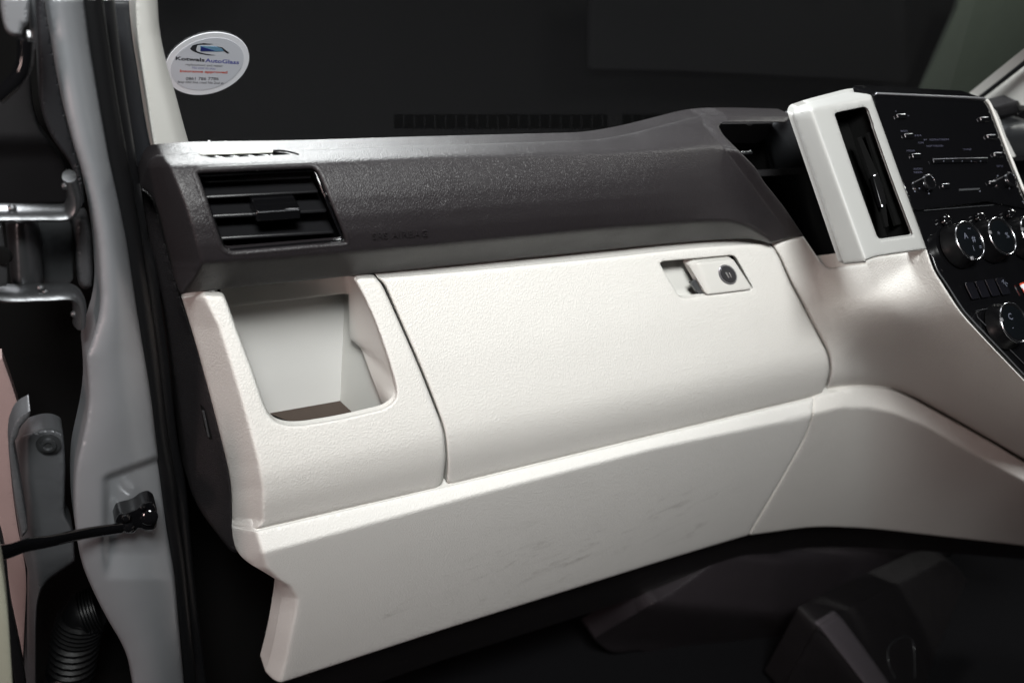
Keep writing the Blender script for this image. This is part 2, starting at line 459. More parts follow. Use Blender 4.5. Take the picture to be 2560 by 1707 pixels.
# windscreen: clear pane with real Fresnel reflection
g = bpy.data.materials.new('windscreen_glass'); g.use_nodes = True; nt = g.node_tree; nt.nodes.clear()
o_ = nt.nodes.new('ShaderNodeOutputMaterial'); tr = nt.nodes.new('ShaderNodeBsdfTransparent'); tr.inputs[0].default_value = (.86, .88, .86, 1)
gl = nt.nodes.new('ShaderNodeBsdfGlossy'); gl.inputs['Roughness'].default_value = .015
fr = nt.nodes.new('ShaderNodeFresnel'); fr.inputs[0].default_value = 1.5
ad = nt.nodes.new('ShaderNodeMath'); ad.operation = 'MULTIPLY'; ad.inputs[1].default_value = 1.0
mx = nt.nodes.new('ShaderNodeMixShader'); nt.links.new(fr.outputs[0], ad.inputs[0]); nt.links.new(ad.outputs[0], mx.inputs[0]); nt.links.new(tr.outputs[0], mx.inputs[1]); nt.links.new(gl.outputs[0], mx.inputs[2]); nt.links.new(mx.outputs[0], o_.inputs[0])
M['glass'] = g

# ================================================================== DASHBOARD
dash = thing('dashboard', 'cream and charcoal brown van dashboard with grained plastic panels', 'dashboard', W(1200, 1500, .8))

# ---- upper brown panel ------------------------------------------------
T0 = [(300, 358, .83), (437, 350, .832), (700, 345, .834), (900, 337, .836), (1150, 329, .838), (1370, 322, .845), (1450, 307, .87), (1530, 286, .89), (1612, 264, .90), (1720, 262, .90), (1830, 264, .90)]
T1 = [(300, 383, .80), (392, 379, .80), (698, 373, .80), (1010, 358, .80), (1200, 354, .80), (1378, 350, .80), (1531, 343, .80), (1640, 336, .81), (1720, 350, .81), (1830, 380, .81)]
F1 = [(330, 613, .765), (461, 606, .765), (802, 581, .765), (1010, 563, .765), (1378, 527, .765), (1531, 515, .765), (1633, 508, .765), (1677, 508, .766), (1718, 520, .77), (1752, 540, .775), (1771, 554, .78), (1850, 600, .79)]
TM = [[(x, y + t * (float(interp(x, [p[0] for p in F1], [p[1] for p in F1])) - y), Y * (1 - t) + float(np.interp(x, [p[0] for p in F1], [p[2] for p in F1])) * t - .046 * t * (1 - t) * float(np.interp(x, [1500, 1750], [1, 0]))) for x, y, Y in T1] for t in (.12, .25, .4, .6, .8)]
F2 = [(330, 681, .81), (431, 672, .81), (580, 657, .81), (802, 634, .81), (1010, 612, .81), (1378, 575, .81), (1514, 561, .81), (1650, 551, .808), (1718, 551, .803), (1762, 560, .785), (1850, 640, .80)]
LB = [(340, 340), (372, 355), (387, 379), (401, 411), (423, 467), (443, 532), (461, 603), (452, 625), (419, 673)]
rim = [(1600, 240), (1609, 265), (1616, 289), (1636, 313), (1667, 347), (1718, 415), (1769, 483), (1816, 544)]
f_up = rows_field([T0, T1] + TM + [F1, F2], 6.5, add(left_of(LB, .0012, 2.5), right_of(rim, -.0004, 1.5)))
up_out = [(342, 367, 8), (357, 357, 6), (437, 350), (700, 345), (900, 337), (1150, 329), (1370, 322), (1450, 307), (1530, 286), (1612, 264), (1720, 262), (1822, 265, 3),
          (1806, 282, 3), (1660, 282, 8), (1650, 291, 6), (1662, 312), (1701, 350), (1738, 388), (1752, 415), (1782, 452), (1806, 483), (1846, 543, 2), (1816, 547, 2), (1766, 560, 2),
          (1748, 553), (1718, 549), (1650, 550), (1514, 561), (1378, 575), (1010, 612), (802, 634), (580, 657), (440, 671, 8), (416, 676, 4), (411, 668, 3), (384, 565), (366, 490), (348, 448), (324, 430, 4), (326, 410)]
vent_hole = tF([(600, 310, 6), (635, 272, 6), (1860, 222, 10), (1935, 275, 10), (2215, 950, 12), (2235, 1050, 12), (985, 1158, 14), (880, 1100, 16), (755, 740), (640, 400)])
def K2(pts): return tK(pts)
dem_hole = tK([(195, 202, 1), (350, 256, 3), (700, 248), (1815, 196, 2), (1700, 160), (1480, 150, 1), (800, 180)])
up = patch('upper_panel', up_out, f_up, M['brown'], dash, holes=[vent_hole, dem_hole], r=5, rd=.005, hr=1.2, hrd=.001, skirt=.03, hskirt=(.018, 0), step=8, bstep=4,
           lines=[([p[:2] for p in T1[:8]], 6.5), ([p[:2] for p in F1[1:11]], 6.5), (LB, 5), (rim[1:], 5)])
# rounded lip round the vent opening
L = outline(vent_hole, 5)
ring = at(L[:, 0], L[:, 1], f_up(L[:, 0], L[:, 1]) + .003)
def ring_tube(name, P, rad, mat, parent, seg=12):
    m = len(P); tg = np.roll(P, -1, 0) - np.roll(P, 1, 0); tg /= np.linalg.norm(tg, axis=1)[:, None]; V = []; Fc = []
    for i in range(m):
        s = np.cross(tg[i], [0, -1, 0]); s /= np.linalg.norm(s); u = np.cross(s, tg[i])
        for k in range(seg):
            a = 2 * math.pi * k / seg; V.append((P[i] + rad * (math.cos(a) * s + math.sin(a) * u)) * S)
    for i in range(m):
        j = (i + 1) % m
        for k in range(seg): Fc.append((i * seg + k, i * seg + (k + 1) % seg, j * seg + (k + 1) % seg, j * seg + k))
    return link_mesh(name, V, Fc, mat, parent, 60)
ring_tube('vent_surround', ring, .0034, M['brown'], dash)
text('embossed_lettering', 'SRS AIRBAG', (856, 549), 126, f_up, M['brown'], dash, up=(-.10, -1), ht=15, slope=-.055, lift=.0001, ext=.0015, spacing=1.1)

# ---- end cap (dark panel on the door end) -----------------------------
cap_out = [(308, 433, 5), (322, 430, 5), (350, 446), (368, 490), (386, 565), (412, 668), (420, 690), (455, 793), (494, 937), (518, 1031), (534, 1110), (534, 1207), (546, 1270, 4), (530, 1266), (462, 1178), (434, 1122), (418, 1000), (398, 850), (375, 700), (350, 628), (322, 590)]
capf = rows_field([[(300, 430, .93), (560, 430, .86)], [(300, 900, .98), (560, 900, .80)], [(300, 1290, .95), (560, 1290, .79)]], 2)
ec = patch('end_cap', cap_out, capf, M['brown_fine'], dash, r=7, rd=.012, skirt=.05, step=10)
for a in ([(326, 512), (338, 516), (345, 562), (334, 556)],): slabV('clip_slot', a, off(capf, -.001), .0015, M['void'], ec)
sl = tQ([(915, 290, 3), (935, 310), (970, 450), (955, 450, 3), (935, 400)])
slabV('clip_slot', sl, off(capf, -.0005), .0012, M['void'], ec)
slabV('clip_tab', tQ([(922, 320), (934, 322), (958, 440), (950, 440)]), off(capf, -.0018), .0015, M['smoke'], ec)

# ---- white front field -------------------------------------------------
VPx, VPy = 4759., 220.
def vp(x0, y0, xs): return [(x, y0 + (x - x0) * (VPy - y0) / (VPx - x0)) for x in xs]
def row(x0, y0, spec): return [(x, y, Y) for (x, y), Y in zip(vp(x0, y0, [s[0] for s in spec]), [s[1] for s in spec])]
XS = [(400, 1.), (1000, 1.), (1900, 1.), (2400, 1.)]
def rw(x0, y0, Y): return row(x0, y0, [(400, Y), (1900, Y), (2400, Y)])
f_fr0 = rows_field([rw(433, 683, .800), rw(520, 900, .762), rw(600, 1040, .738), rw(600, 1095, .731), rw(603, 1150, .732), rw(589, 1216, .743)], 20)
LW = [(455, 640), (470, 686), (503, 752), (544, 883), (572, 982), (593, 1064), (603, 1121), (604, 1195), (589, 1216)]
f_fr = add(f_fr0, left_of(LW, .0011, 2.5))
# pocket fascia with open notch
fas_out = [(417, 683, 5), (440, 679, 6), (470, 676, 6), (515, 678, 10), (524, 700, 10), (541.8, 750), (580.8, 850), (605.4, 925), (617.7, 952), (634, 968), (663, 976), (695.6, 975), (777.7, 962), (880, 938), (902, 924), (911, 905), (906, 875), (885, 805), (858, 731), (832, 675), (815, 645, 6), (825, 637, 4), (862, 636, 5), (878, 655, 16), (913, 731.6), (962, 842), (999, 936.6), (1019.7, 990), (1024, 1059.7), (1016, 1110, 14), (1003, 1121, 6),
           (589, 1215, 3), (560, 1212), (533, 1207, 3), (533, 1110), (515, 1031), (491, 937), (452, 793)]
pocket = thing('storage_pocket', 'open cream storage pocket at the door end of the dashboard below the air vent', 'storage pocket', W(700, 1000, .76))
patch('fascia', fas_out, f_fr, M['cream'], pocket, r=7, rd=.0065, skirt=.007, step=8, bstep=4, lines=[(LW[1:], 6)])
# tub, back wall, side walls and floor as real boards
def P3(x, y, Y): return at(x, y, Y)
bk = .895
zf = P3(640, 945, bk)[2]; xr = P3(786, 800, bk)[0]; xl = P3(545, 720, .80)[0] + .020
zt = P3(600, 655, bk)[2]
def wallq(name, pts, n, h, mat, par, bev=0): return slab(name, pts, n, h, mat, par, bev)
wallq('back_wall', [(xl - .03, bk, zf - .01), (xr + .012, bk, zf - .01), (xr + .012, bk, zt), (xl - .03, bk, zt)], (0, 1, 0), .006, M['tub'], pocket)
xrf = P3(905, 860, .775)[0] + .004
wallq('side_wall', [(xr, bk + .001, zf - .01), (xr, bk + .001, zt), (xrf - .005, .83, zt), (xrf + .004, .775, zf + .06), (xrf + .004, .768, zf - .01)], (1, 0, 0), .004, M['cream_smooth'], pocket)
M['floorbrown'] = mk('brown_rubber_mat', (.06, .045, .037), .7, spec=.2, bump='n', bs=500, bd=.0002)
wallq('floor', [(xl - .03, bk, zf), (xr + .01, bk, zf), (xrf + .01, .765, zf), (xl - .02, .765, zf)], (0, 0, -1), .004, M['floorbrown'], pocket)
wallq('side_wall', [(xl - .025, bk, zf), (xl - .025, bk, zt), (xl - .025, .84, zt), (xl - .01, .775, zf)], (-1, 0, 0), .004, M['tub'], pocket)
# lip above the seam
liner = const(.868)
lip_out = [(505, 668, 2), (790, 634, 2), (812, 640, 6), (850, 700), (860, 740, 4), (834, 694), (812, 680), (794, 674.5), (541, 703.5), (520, 705, 2)]
patch('upper_lip', [(505, 660, 2), (830, 628, 2), (830, 690, 4), (815, 678), (794, 674), (541, 703, 2), (510, 706, 2)], rows_field([[(500, 660, .862), (850, 640, .862)], [(500, 706, .864), (850, 680, .864)]], 2, right_of([(797, 600), (803, 640), (803, 690)], -.0012, 4)), M['cream_smooth'], pocket, r=1.6, skirt=.004, step=8)
# liner wall visible under the right post, ruled from the opening edge back to the seam
def ruled(name, fp, bp, mat, par, m=24, k=6):
    fp = np.array(fp, float); bp = np.array(bp, float); u = np.linspace(0, 1, m)
    a = np.stack([np.interp(u, np.linspace(0, 1, len(fp)), fp[:, i]) for i in range(3)], 1)
    b = np.stack([np.interp(u, np.linspace(0, 1, len(bp)), bp[:, i]) for i in range(3)], 1)
    A = at(a[:, 0], a[:, 1], a[:, 2]); B = at(b[:, 0], b[:, 1], b[:, 2])
    V = [A[i] + (B[i] - A[i]) * t for i in range(m) for t in np.linspace(0, 1, k)]
    return link_mesh(name, np.array(V) * S, [(i * k + j, i * k + j + 1, (i + 1) * k + j + 1, (i + 1) * k + j) for i in range(m - 1) for j in range(k - 1)], mat, par)
fe_ = [(x, y, float(f_fr(np.array(float(x)), np.array(float(y)))) + .007) for x, y in [(818, 636), (834, 676), (860, 735), (886, 805), (908, 873), (912, 905), (900, 928)]]
ruled('liner', fe_, [(800, 634, .862), (801, 680, .862), (802, 730, .860), (803, 776, .858), (830, 800, .84), (852, 860, .815), (880, 932, .79)], M['cream_smooth'], pocket)

# ---- glove box -----------------------------------------------------------
gbx = thing('glove_box', 'wide cream glove compartment lid with a recessed latch, in the middle of the dashboard', 'glove box', W(1400, 900, .73))
gb_out = [(866, 637, 4), (1010, 627), (1378, 592), (1600, 567), (1700, 561), (1755, 558, 10), (1775, 566, 10), (1790, 592), (1811, 643), (1845, 706), (1885, 782), (1902, 815), (1905, 850), (1898, 880), (1888, 903, 4), (1862, 912, 4), (1500, 999), (1037, 1111, 8), (1026, 1108, 6), (1028, 1060), (1023, 990), (1002, 932), (965, 838), (917, 729), (885, 655)]
latch_hole = tJ([(408, 350, 3), (440, 315, 5), (1460, 222, 6), (1520, 245, 5), (1772, 700, 3), (1760, 732, 3), (760, 857, 7), (690, 830, 8), (560, 620)])
patch('lid', gb_out, f_fr0, M['cream'], gbx, holes=[latch_hole], r=7, rd=.006, hr=3.2, hrd=.0022, skirt=.030, hskirt=.007, step=9, bstep=4)
# latch recess tray
lf = off(f_fr0, .0)
patch('latch_recess', tJ([(380, 300, 3), (1000, 240, 3), (1200, 860, 3), (640, 880, 3)]), add(off(f_fr0, .028), below(tJ([(600, 770), (1100, 720)]), -.0003, 2)), M['cream_smooth'], gbx, skirt=0, step=6)
hd = patch('latch_handle', tJ([(832, 385, 2), (860, 342, 5), (1478, 284, 3), (1500, 300, 3), (1757, 695, 3), (1738, 727, 4), (1105, 805, 3), (1070, 775, 5)]), add(off(f_fr0, -.0035), left_of(tJ([(960, 300), (1150, 800)]), .00035, 2)), M['cream_smooth'], gbx, r=2.2, rd=.002, skirt=.014, step=5, bstep=2.5)
def ell(cx, cy, a, b, ang, n=36):
    t = np.linspace(0, 2 * math.pi, n, endpoint=False); c, s = math.cos(math.radians(ang)), math.sin(math.radians(ang))
    return [(cx + a * math.cos(q) * c - b * math.sin(q) * s, cy + a * math.cos(q) * s + b * math.sin(q) * c, 0) for q in t]
fh = off(f_fr0, -.0035)
nh = (0, -.93, .36)
lk = slabV('lock_barrel', tJ(ell(1400, 507, 160, 118, 52)), fh, .0018, M['satin'], hd, bev=.0008, n=nh)
slabV('lock_face', tJ(ell(1402, 505, 138, 98, 52)), fh, .0027, mk('dark_key_barrel_metal', (.05, .05, .055), .3, metal=.6), hd, bev=.0008, n=nh)
slabV('key_slot', tJ([(1345, 475), (1365, 468), (1412, 552), (1392, 560)]), fh, .0033, M['chrome'], hd, n=nh, bev=.0003)
slabV('key_slot', tJ([(1395, 478), (1412, 474), (1450, 548), (1434, 552)]), fh, .0032, M['chrome'], hd, n=nh, bev=.0003)
slabV('latch_arm', tJ([(825, 620), (900, 575), (1060, 810), (975, 830)]), off(f_fr0, .012), .006, M['smoke'], gbx, n=nh, bev=.001)

# ---- knee panel + right side panel ---------------------------------------
def krow(dy, spec): return spec
seamR = [(400, 1253.), (589, 1218), (1037, 1113.5), (1500, 1001), (1870, 912.5), (1890, 905), (1949, 891), (1998, 887.5), (2047, 893.5), (2097, 915.5), (2195, 970), (2294, 1025), (2352, 1061), (2420, 1100)]
sY = lambda x: np.interp(x, [400, 1870, 2000, 2100, 2352, 2420], [.742, .742, .732, .69, .545, .51])
K0r = [(x, y, float(sY(x))) for x, y in seamR]
k1 = [(400, 1320), (612, 1268), (1059, 1145), (1500, 1030), (1800, 968), (1929, 936), (1998, 936), (2057, 950), (2126, 979), (2244, 1048), (2352, 1104), (2420, 1140)]
K1r = [(x, y, float(sY(x)) - .015) for x, y in k1]
k2 = [(400, 1650), (645, 1568), (1000, 1450), (1400, 1325), (1540, 1281), (1720, 1228), (1850, 1210), (1900, 1208), (2000, 1212), (2352, 1252), (2420, 1262)]
K2r = [(x, y, float(np.interp(x, [400, 1870, 2000, 2100, 2352, 2420], [.79, .798, .798, .765, .62, .59]))) for x, y in k2]
LK = [(586, 1218), (604, 1275), (612.5, 1304.5), (640, 1330), (668, 1348), (682, 1372), (680, 1400), (668, 1455), (657, 1515), (642, 1568)]
f_kn0 = rows_field([K0r, K1r, K2r], 5)
f_kn = add(f_kn0, left_of(LK, .0012, 3))
kn_out = [(533, 1209, 3), (560, 1215), (588, 1219, 3), (1037, 1114), (1500, 1002), (1869, 914, 2), (1866, 950), (1850, 1000), (1800, 1090), (1718, 1228, 2), (1540, 1281), (1400, 1325), (1000, 1450), (645, 1567, 6), (628, 1560, 8), (609, 1541, 3), (628, 1468), (640, 1400), (646, 1352), (645, 1337, 2), (610, 1315), (570, 1292), (546, 1270), (534, 1240)]
patch('knee_panel', kn_out, f_kn, M['knee'], dash, r=3.5, rd=.003, skirt=.03, step=9, bstep=5, lines=[(k1[1:5], 6), (LK, 6)])
sd_out = [(1872, 913, 2), (1890, 906), (1949, 892), (1998, 888.5), (2047, 894.5), (2097, 916.5), (2195, 971), (2294, 1026), (2352, 1062, 1), (2420, 1100, 1), (2420, 1262, 1), (2352, 1252), (2000, 1212), (1900, 1208), (1850, 1210), (1722, 1227.5, 2), (1803, 1091), (1853, 1001), (1869, 951)]
patch('console_side_panel', sd_out, f_kn0, M['cream'], dash, r=2, rd=.0012, skirt=.03, step=9, bstep=5, lines=[(k1[4:], 6)])

# ---- centre trim -----------------------------------------------------------
PA, PB = .76 + 1.071 * .224, 1.071            # stack plane Y = PA + PB*Z
f_st = plane_field(PA, PB, 0)
stn = np.array([0, -1, PB]); stn /= np.linalg.norm(stn)
edge = [(2130, 575), (2137, 600), (2147, 625), (2165, 652), (2195, 700), (2215, 727), (2262, 778), (2308, 826), (2352, 872), (2420, 940)]
def sv(x, y): return float(f_st(np.array(x, float), np.array(y, float)))
ctrl = [(x, y, sv(x, y) - .004) for x, y in edge]
ctrl += [(x, y, float(f_fr0(np.array(x + 0.), np.array(y + 0.)))) for x, y in [(1780, 566), (1790, 592), (1811, 643), (1845, 706), (1885, 782), (1904, 830), (1905, 850), (1888, 903)]]
ctrl += [(x, y, float(sY(x)) - .002) for x, y in [(1949, 888), (2047, 890), (2195, 967), (2352, 1057), (2420, 1097)]]
ctrl += [(1846, 545, .785), (1880, 600, .765), (1908, 620, .742), (1990, 618, .683), (2060, 605, .635)]
ctrl += [(2060, 720, .61), (2000, 700, .648), (1940, 700, .69), (2000, 800, .69), (1900, 700, .725)]
print('stackY', [(p, round(sv(*p), 3)) for p in edge])
f_ct = rbf_field(ctrl, below([(1850, 880), (1960, 868), (2050, 872), (2110, 893), (2200, 943), (2352, 1030), (2420, 1065)], .0006, 5))
opn_b = tC([(285, 890, 2), (520, 1240), (590, 1315), (640, 1352, 6), (890, 1330), (1215, 1292, 2), (1195, 1252, 2), (1340, 1194), (2097, 1083, 2)])
ct_out = [(1774, 562, 3), (1815, 549)] + opn_b + [(2137, 600), (2147, 625), (2165, 652), (2195, 700), (2215, 727), (2262, 778), (2308, 826), (2352, 872), (2420, 940, 1), (2420, 1096, 1), (2352, 1057), (2294, 1021), (2195, 966), (2097, 912), (2047, 890), (1998, 884), (1949, 887.5), (1893, 902, 3), (1903, 880), (1909.5, 850), (1906.5, 813), (1889, 778), (1849, 703), (1815, 641), (1794, 592)]
patch('centre_trim', ct_out, f_ct, M['cream'], dash, r=5, rd=.0045, skirt=.04, step=9, bstep=4)

# black core behind all gaps, with openings for vent and pocket
core_out = [(490, 480, 3), (640, 400), (1000, 400), (1600, 400), (1680, 440, 9), (1790, 560, 9), (1860, 600, 9), (1900, 640, 9), (2080, 640, 9), (2160, 740, 9), (2400, 960, 9), (2400, 1200, 9), (1900, 1190), (1720, 1200), (1000, 1420), (690, 1510, 5), (700, 1390, 9), (625, 1240, 9), (590, 1000), (500, 690, 9)]
f_core = rbf_field([(x, y, v) for x, y, v in [(420, 480, .85), (1000, 420, .85), (1680, 450, .85), (440, 690, .84), (1000, 640, .835), (1770, 600, .835), (540, 1000, .80), (1000, 1000, .775), (1900, 850, .785), (600, 1240, .79), (1000, 1130, .775), (1870, 930, .775), (1000, 1420, .80), (1720, 1200, .815), (1900, 1190, .815), (2080, 660, .70), (2200, 760, .62), (2400, 960, .53), (2400, 1200, .64), (2100, 1000, .735)]])
patch('inner_structure', core_out, f_core, M['void'], dash, holes=[tF([(560, 220, 3), (1960, 180, 3), (2300, 1150, 3), (850, 1250, 3)]), [(495, 630, 3), (880, 605, 3), (935, 940, 9), (700, 1000, 9), (600, 960, 9)], tJ([(350, 280, 3), (1500, 200, 3), (1800, 740, 3), (700, 890, 3)])], skirt=0, step=20, bstep=10)
# under-dash closing panel
f_un = rows_field([[(x, y - 6, Y + .02) for x, y, Y in K2r], [(x, y + 50, Y + .09) for x, y, Y in K2r]], 3)
un_out = [(650, 1562, 2)] + [(x, y - 5) for x, y in k2[2:-1]] + [(2360, 1285, 2), (2100, 1262), (1900, 1255), (1800, 1262), (1700, 1290), (1400, 1392), (1000, 1520), (820, 1585, 2)]
patch('under_panel', un_out, f_un, M['brown_fine'], dash, skirt=.02, step=14)

# dash top behind the crest, with the windscreen demister slot
DT = -.560
top = slab('top_shelf', [(.15, .862, -.37), (2.1, .862, -.37), (2.1, 1.36, DT - .02), (.15, 1.36, DT - .02)], (0, 0, -1), .01, M['dtop'], dash)

# ================================================================== VENT IN THE UPPER PANEL
vent = thing('air_vent', 'black louvred side air vent set in the brown upper dashboard panel', 'air vent', W(560, 480, .83))
def q3(p, Y): return at(np.array(p[0], float), np.array(p[1], float), Y)
# duct: open box
Lf = outline(tF([(640, 330, 6), (1870, 270, 8), (2180, 1010, 10), (930, 1120, 12)]), 8)
fa = at(Lf[:, 0], Lf[:, 1], np.full(len(Lf), .803)); fb = fa + np.array([0, .085, 0.]); n_ = len(Lf)
link_mesh('duct', np.r_[fa, fb] * S, [(i, (i + 1) % n_, (i + 1) % n_ + n_, i + n_) for i in range(n_)] + [tuple(range(n_, 2 * n_))], M['black'], vent, 60)
ring_tube('duct_rim', at(Lf[:, 0], Lf[:, 1], f_up(Lf[:, 0], Lf[:, 1]) + .010), .0016, M['gloss'], vent, 8)
def slat(pl, pr, Yf, chord, th, tilt=.22):
    a = q3(tF([pl])[0], Yf); b = q3(tF([pr])[0], Yf)
    b[2] = a[2] + (b[2] - a[2])
    d = np.array([0, chord, chord * tilt])
    V = [a, b, b + d, a + d]
    return slab('slat', V, (0, 0, -1), th, M['black'], vent, .0012)
slat((690, 372), (1845, 328), .812, .02, .004)
slat((735, 552), (1915, 492), .806, .030, .0028)
slat((800, 752), (2005, 690), .800, .034, .0036)
slat((868, 985), (2080, 915), .796, .034, .0036)
for px in (1020, 1250, 1480, 1080, 1900, 1400, 1160):   # vertical vanes deep in the duct
    pass
for i in range(7):
    a = q3(tF([(840 + i * 175, 560)])[0], .845)
    slab('vane', [a + np.array([0, 0, .05]), a + np.array([0, 0, -.10]), a + np.array([0, .03, -.10]), a + np.array([0, .03, .05])], (1, 0, 0), .0018, M['black'], vent)
# adjuster tab riding on the third slat
ta = [q3(tF([p])[0], y) for p, y in (((1262, 712), .782), ((1732, 682), .782))]
tb = [ta[1] + np.array([0, .030, .006]), ta[0] + np.array([0, .030, .006])]
tab = slab('adjuster_tab', [ta[0], ta[1], tb[0], tb[1]], (0, 0, -1), .0115, M['gloss'], vent, .0018)
tube('tab_edge', [ta[0] + np.array([.002, -.0003, -.0008]), ta[1] + np.array([-.002, -.0003, -.0008])], .0009, M['chrome'], tab, 8, smooth_path=False)

# ================================================================== DEMISTER ON TOP
dem = thing('demister_vent', 'small slotted side window demister vent on top of the dashboard, beside the windscreen pillar', 'vent', W(560, 352, .86))
frm = tK([(130, 190, 0), (800, 160, 0), (1480, 134, 0), (1480, 165, 0), (800, 190, 0), (200, 206, 0)])
slabV('frame', [p[:2] for p in frm], off(f_up, .0), .0012, M['satin'] if 0 else mk('pale_worn_vent_edge', (.42, .43, .38), .4), dem, n=(0, -.1, 1))
arc = [at(x, y, f_up(np.array(x), np.array(y)) - .0008) for x, y in tK([(900, 152), (1480, 127), (1650, 124), (1800, 150), (1960, 195)])]
tube('seam', arc, .0009, M['void'], dem, 6)
for a, b in (((385, 225), (560, 252)), ((665, 212), (840, 240)), ((945, 200), (1130, 228)), ((1225, 190), (1400, 215)), ((1440, 175), (1450, 210))):
    p, q = [at(*np.array(tK([c])[0]), Y=float(f_up(*[np.array(z) for z in tK([c])[0]])) + .001) for c in (a, b)]
    slab('fin', [p, q, q + np.array([0, .002, -.012]), p + np.array([0, .002, -.012])], (1, .3, 0), .0015, M['smoke'], dem)
Lf = outline(dem_hole, 6); fa = at(Lf[:, 0], Lf[:, 1], f_up(Lf[:, 0], Lf[:, 1]) + .002); fb = fa + np.array([0, 0.004, -.03]); n_ = len(Lf)
link_mesh('duct', np.r_[fa, fb] * S, [(i, (i + 1) % n_, (i + 1) % n_ + n_, i + n_) for i in range(n_)] + [tuple(range(n_, 2 * n_))], M['void'], dem)

# ================================================================== CENTRE VENT HOUSING
cv = thing('centre_air_vent', 'cream upright housing with a tall black louvred opening, left of the audio unit', 'air vent', W(1960, 600, .68))
sideL = tA([(395, 400), (440, 560), (800, 1568)]) + tC([(1190, 1245)])
topE = tA([(150, 470), (480, 385), (640, 352), (1250, 245), (1400, 215)])
f_h0 = off(f_st, -.006)
recL = tA([(620, 500), (740, 900), (970, 1568)]) + tC([(1330, 1000)])
f_h = add(f_h0, left_of(sideL, .0009, 3.0), above(topE, .0022, 2.2))
h_out = tA([(1278, 222, 3), (1100, 155, 5), (980, 168), (400, 322), (160, 402, 6), (122, 478, 8), (150, 580), (490, 1568)]) + tC([(880, 1300, 2), (1205, 1270, 1), (1197, 1246, 2), (1335, 1186), (2093, 1076, 2)])
hole = tA([(742, 510, 3), (770, 484, 5), (1180, 398, 5), (1228, 430, 5), (1300, 640, 3), (1316, 710, 3)]) + tC([(1560, 0), (1884, 855, 3), (1860, 876, 4), (1432, 938, 6), (1370, 900, 8), (1045, 0)])
patch('housing', h_out, f_h, mk('shaded_cream_satin_plastic', (.33, .33, .32), .5, bump='n', bs=900, bd=.00002, var=.01), cv, holes=[hole], r=4.5, rd=.005, hr=3.0, hrd=.0035, skirt=.010, hskirt=.003, step=7, bstep=3.5, lines=[(sideL, 6), (topE[1:-1], 4)])  # darker than the cream trim: the shade on the housing is in this colour
Lf = outline(hole, 7); fa = at(Lf[:, 0], Lf[:, 1], f_h0(Lf[:, 0], Lf[:, 1]) + .012); fb = fa - stn * .035; n_ = len(Lf)
link_mesh('duct', np.r_[fa, fb] * S, [(i, (i + 1) % n_, (i + 1) % n_ + n_, i + n_) for i in range(n_)] + [tuple(range(n_, 2 * n_))], M['void'], cv, 60)
fv = off(f_h0, .018)
slabV('louvre', tA([(1040, 870), (1100, 850), (1420, 1568)]) + tC([(1500, 760), (1460, 770)]) + tA([(1240, 1440)]), fv, .004, M['void'], cv, n=stn)
slabV('louvre', tA([(1180, 800), (1260, 780)]) + tC([(1700, 720), (1610, 740)]), off(f_h0, .022), .004, M['void'], cv, n=stn)
slabV('louvre_slider', tA([(1250, 1430), (1330, 1390)]) + tC([(1460, 430), (1380, 470)]), off(f_h0, .012), .006, M['dialside'], cv, n=stn, bev=.001)
for p in (tA([(1325, 1410)])[0], tC([(1438, 444)])[0]):
    lathe('slider_stud', [(.0022, 0), (.0022, .001), (.0012, .002), (0, .0022)], at(*p, Y=float(f_h0(*[np.array(z) for z in p])) + .006), stn, M['chrome'], cv, 12)
# dark rear body of the housing reaching back into the tray
body = [(1752, 300, 5), (1775, 283, 8), (1824, 254, 3), (1830, 290, 2), (1880, 410, 2), (1945, 612, 2), (1905, 640, 2), (1800, 470)]
patch('rear_body', body, rows_field([[(1740, 250, .93), (1840, 250, .89)], [(1740, 330, .93), (1860, 330, .87)], [(1800, 640, .86), (1950, 640, .80)]], 3, left_of([(1785, 250), (1800, 330), (1900, 640)], .0006, 8)), M['smoke'] if 0 else mk('dark_grey_plastic', (.018, .019, .021), .55, spec=.3, bump='n', bs=1200, bd=.00003), cv, r=8, rd=.008, skirt=.008, step=10)
# tray (dark opening) behind
tray = thing('dash_tray', 'deep black storage tray between the brown rim and the cream vent housing', 'storage tray', W(1780, 420, .9))
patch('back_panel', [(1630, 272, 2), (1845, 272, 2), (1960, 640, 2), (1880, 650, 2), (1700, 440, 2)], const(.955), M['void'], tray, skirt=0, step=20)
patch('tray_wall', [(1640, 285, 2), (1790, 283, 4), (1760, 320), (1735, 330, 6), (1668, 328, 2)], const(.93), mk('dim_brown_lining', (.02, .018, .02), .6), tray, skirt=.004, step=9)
slabV('metal_clip', [(1701, 346, 2), (1722, 345, 2), (1724, 351, 2), (1703, 352, 2)], const(.90), .006, M['chrome'], tray, bev=.001)

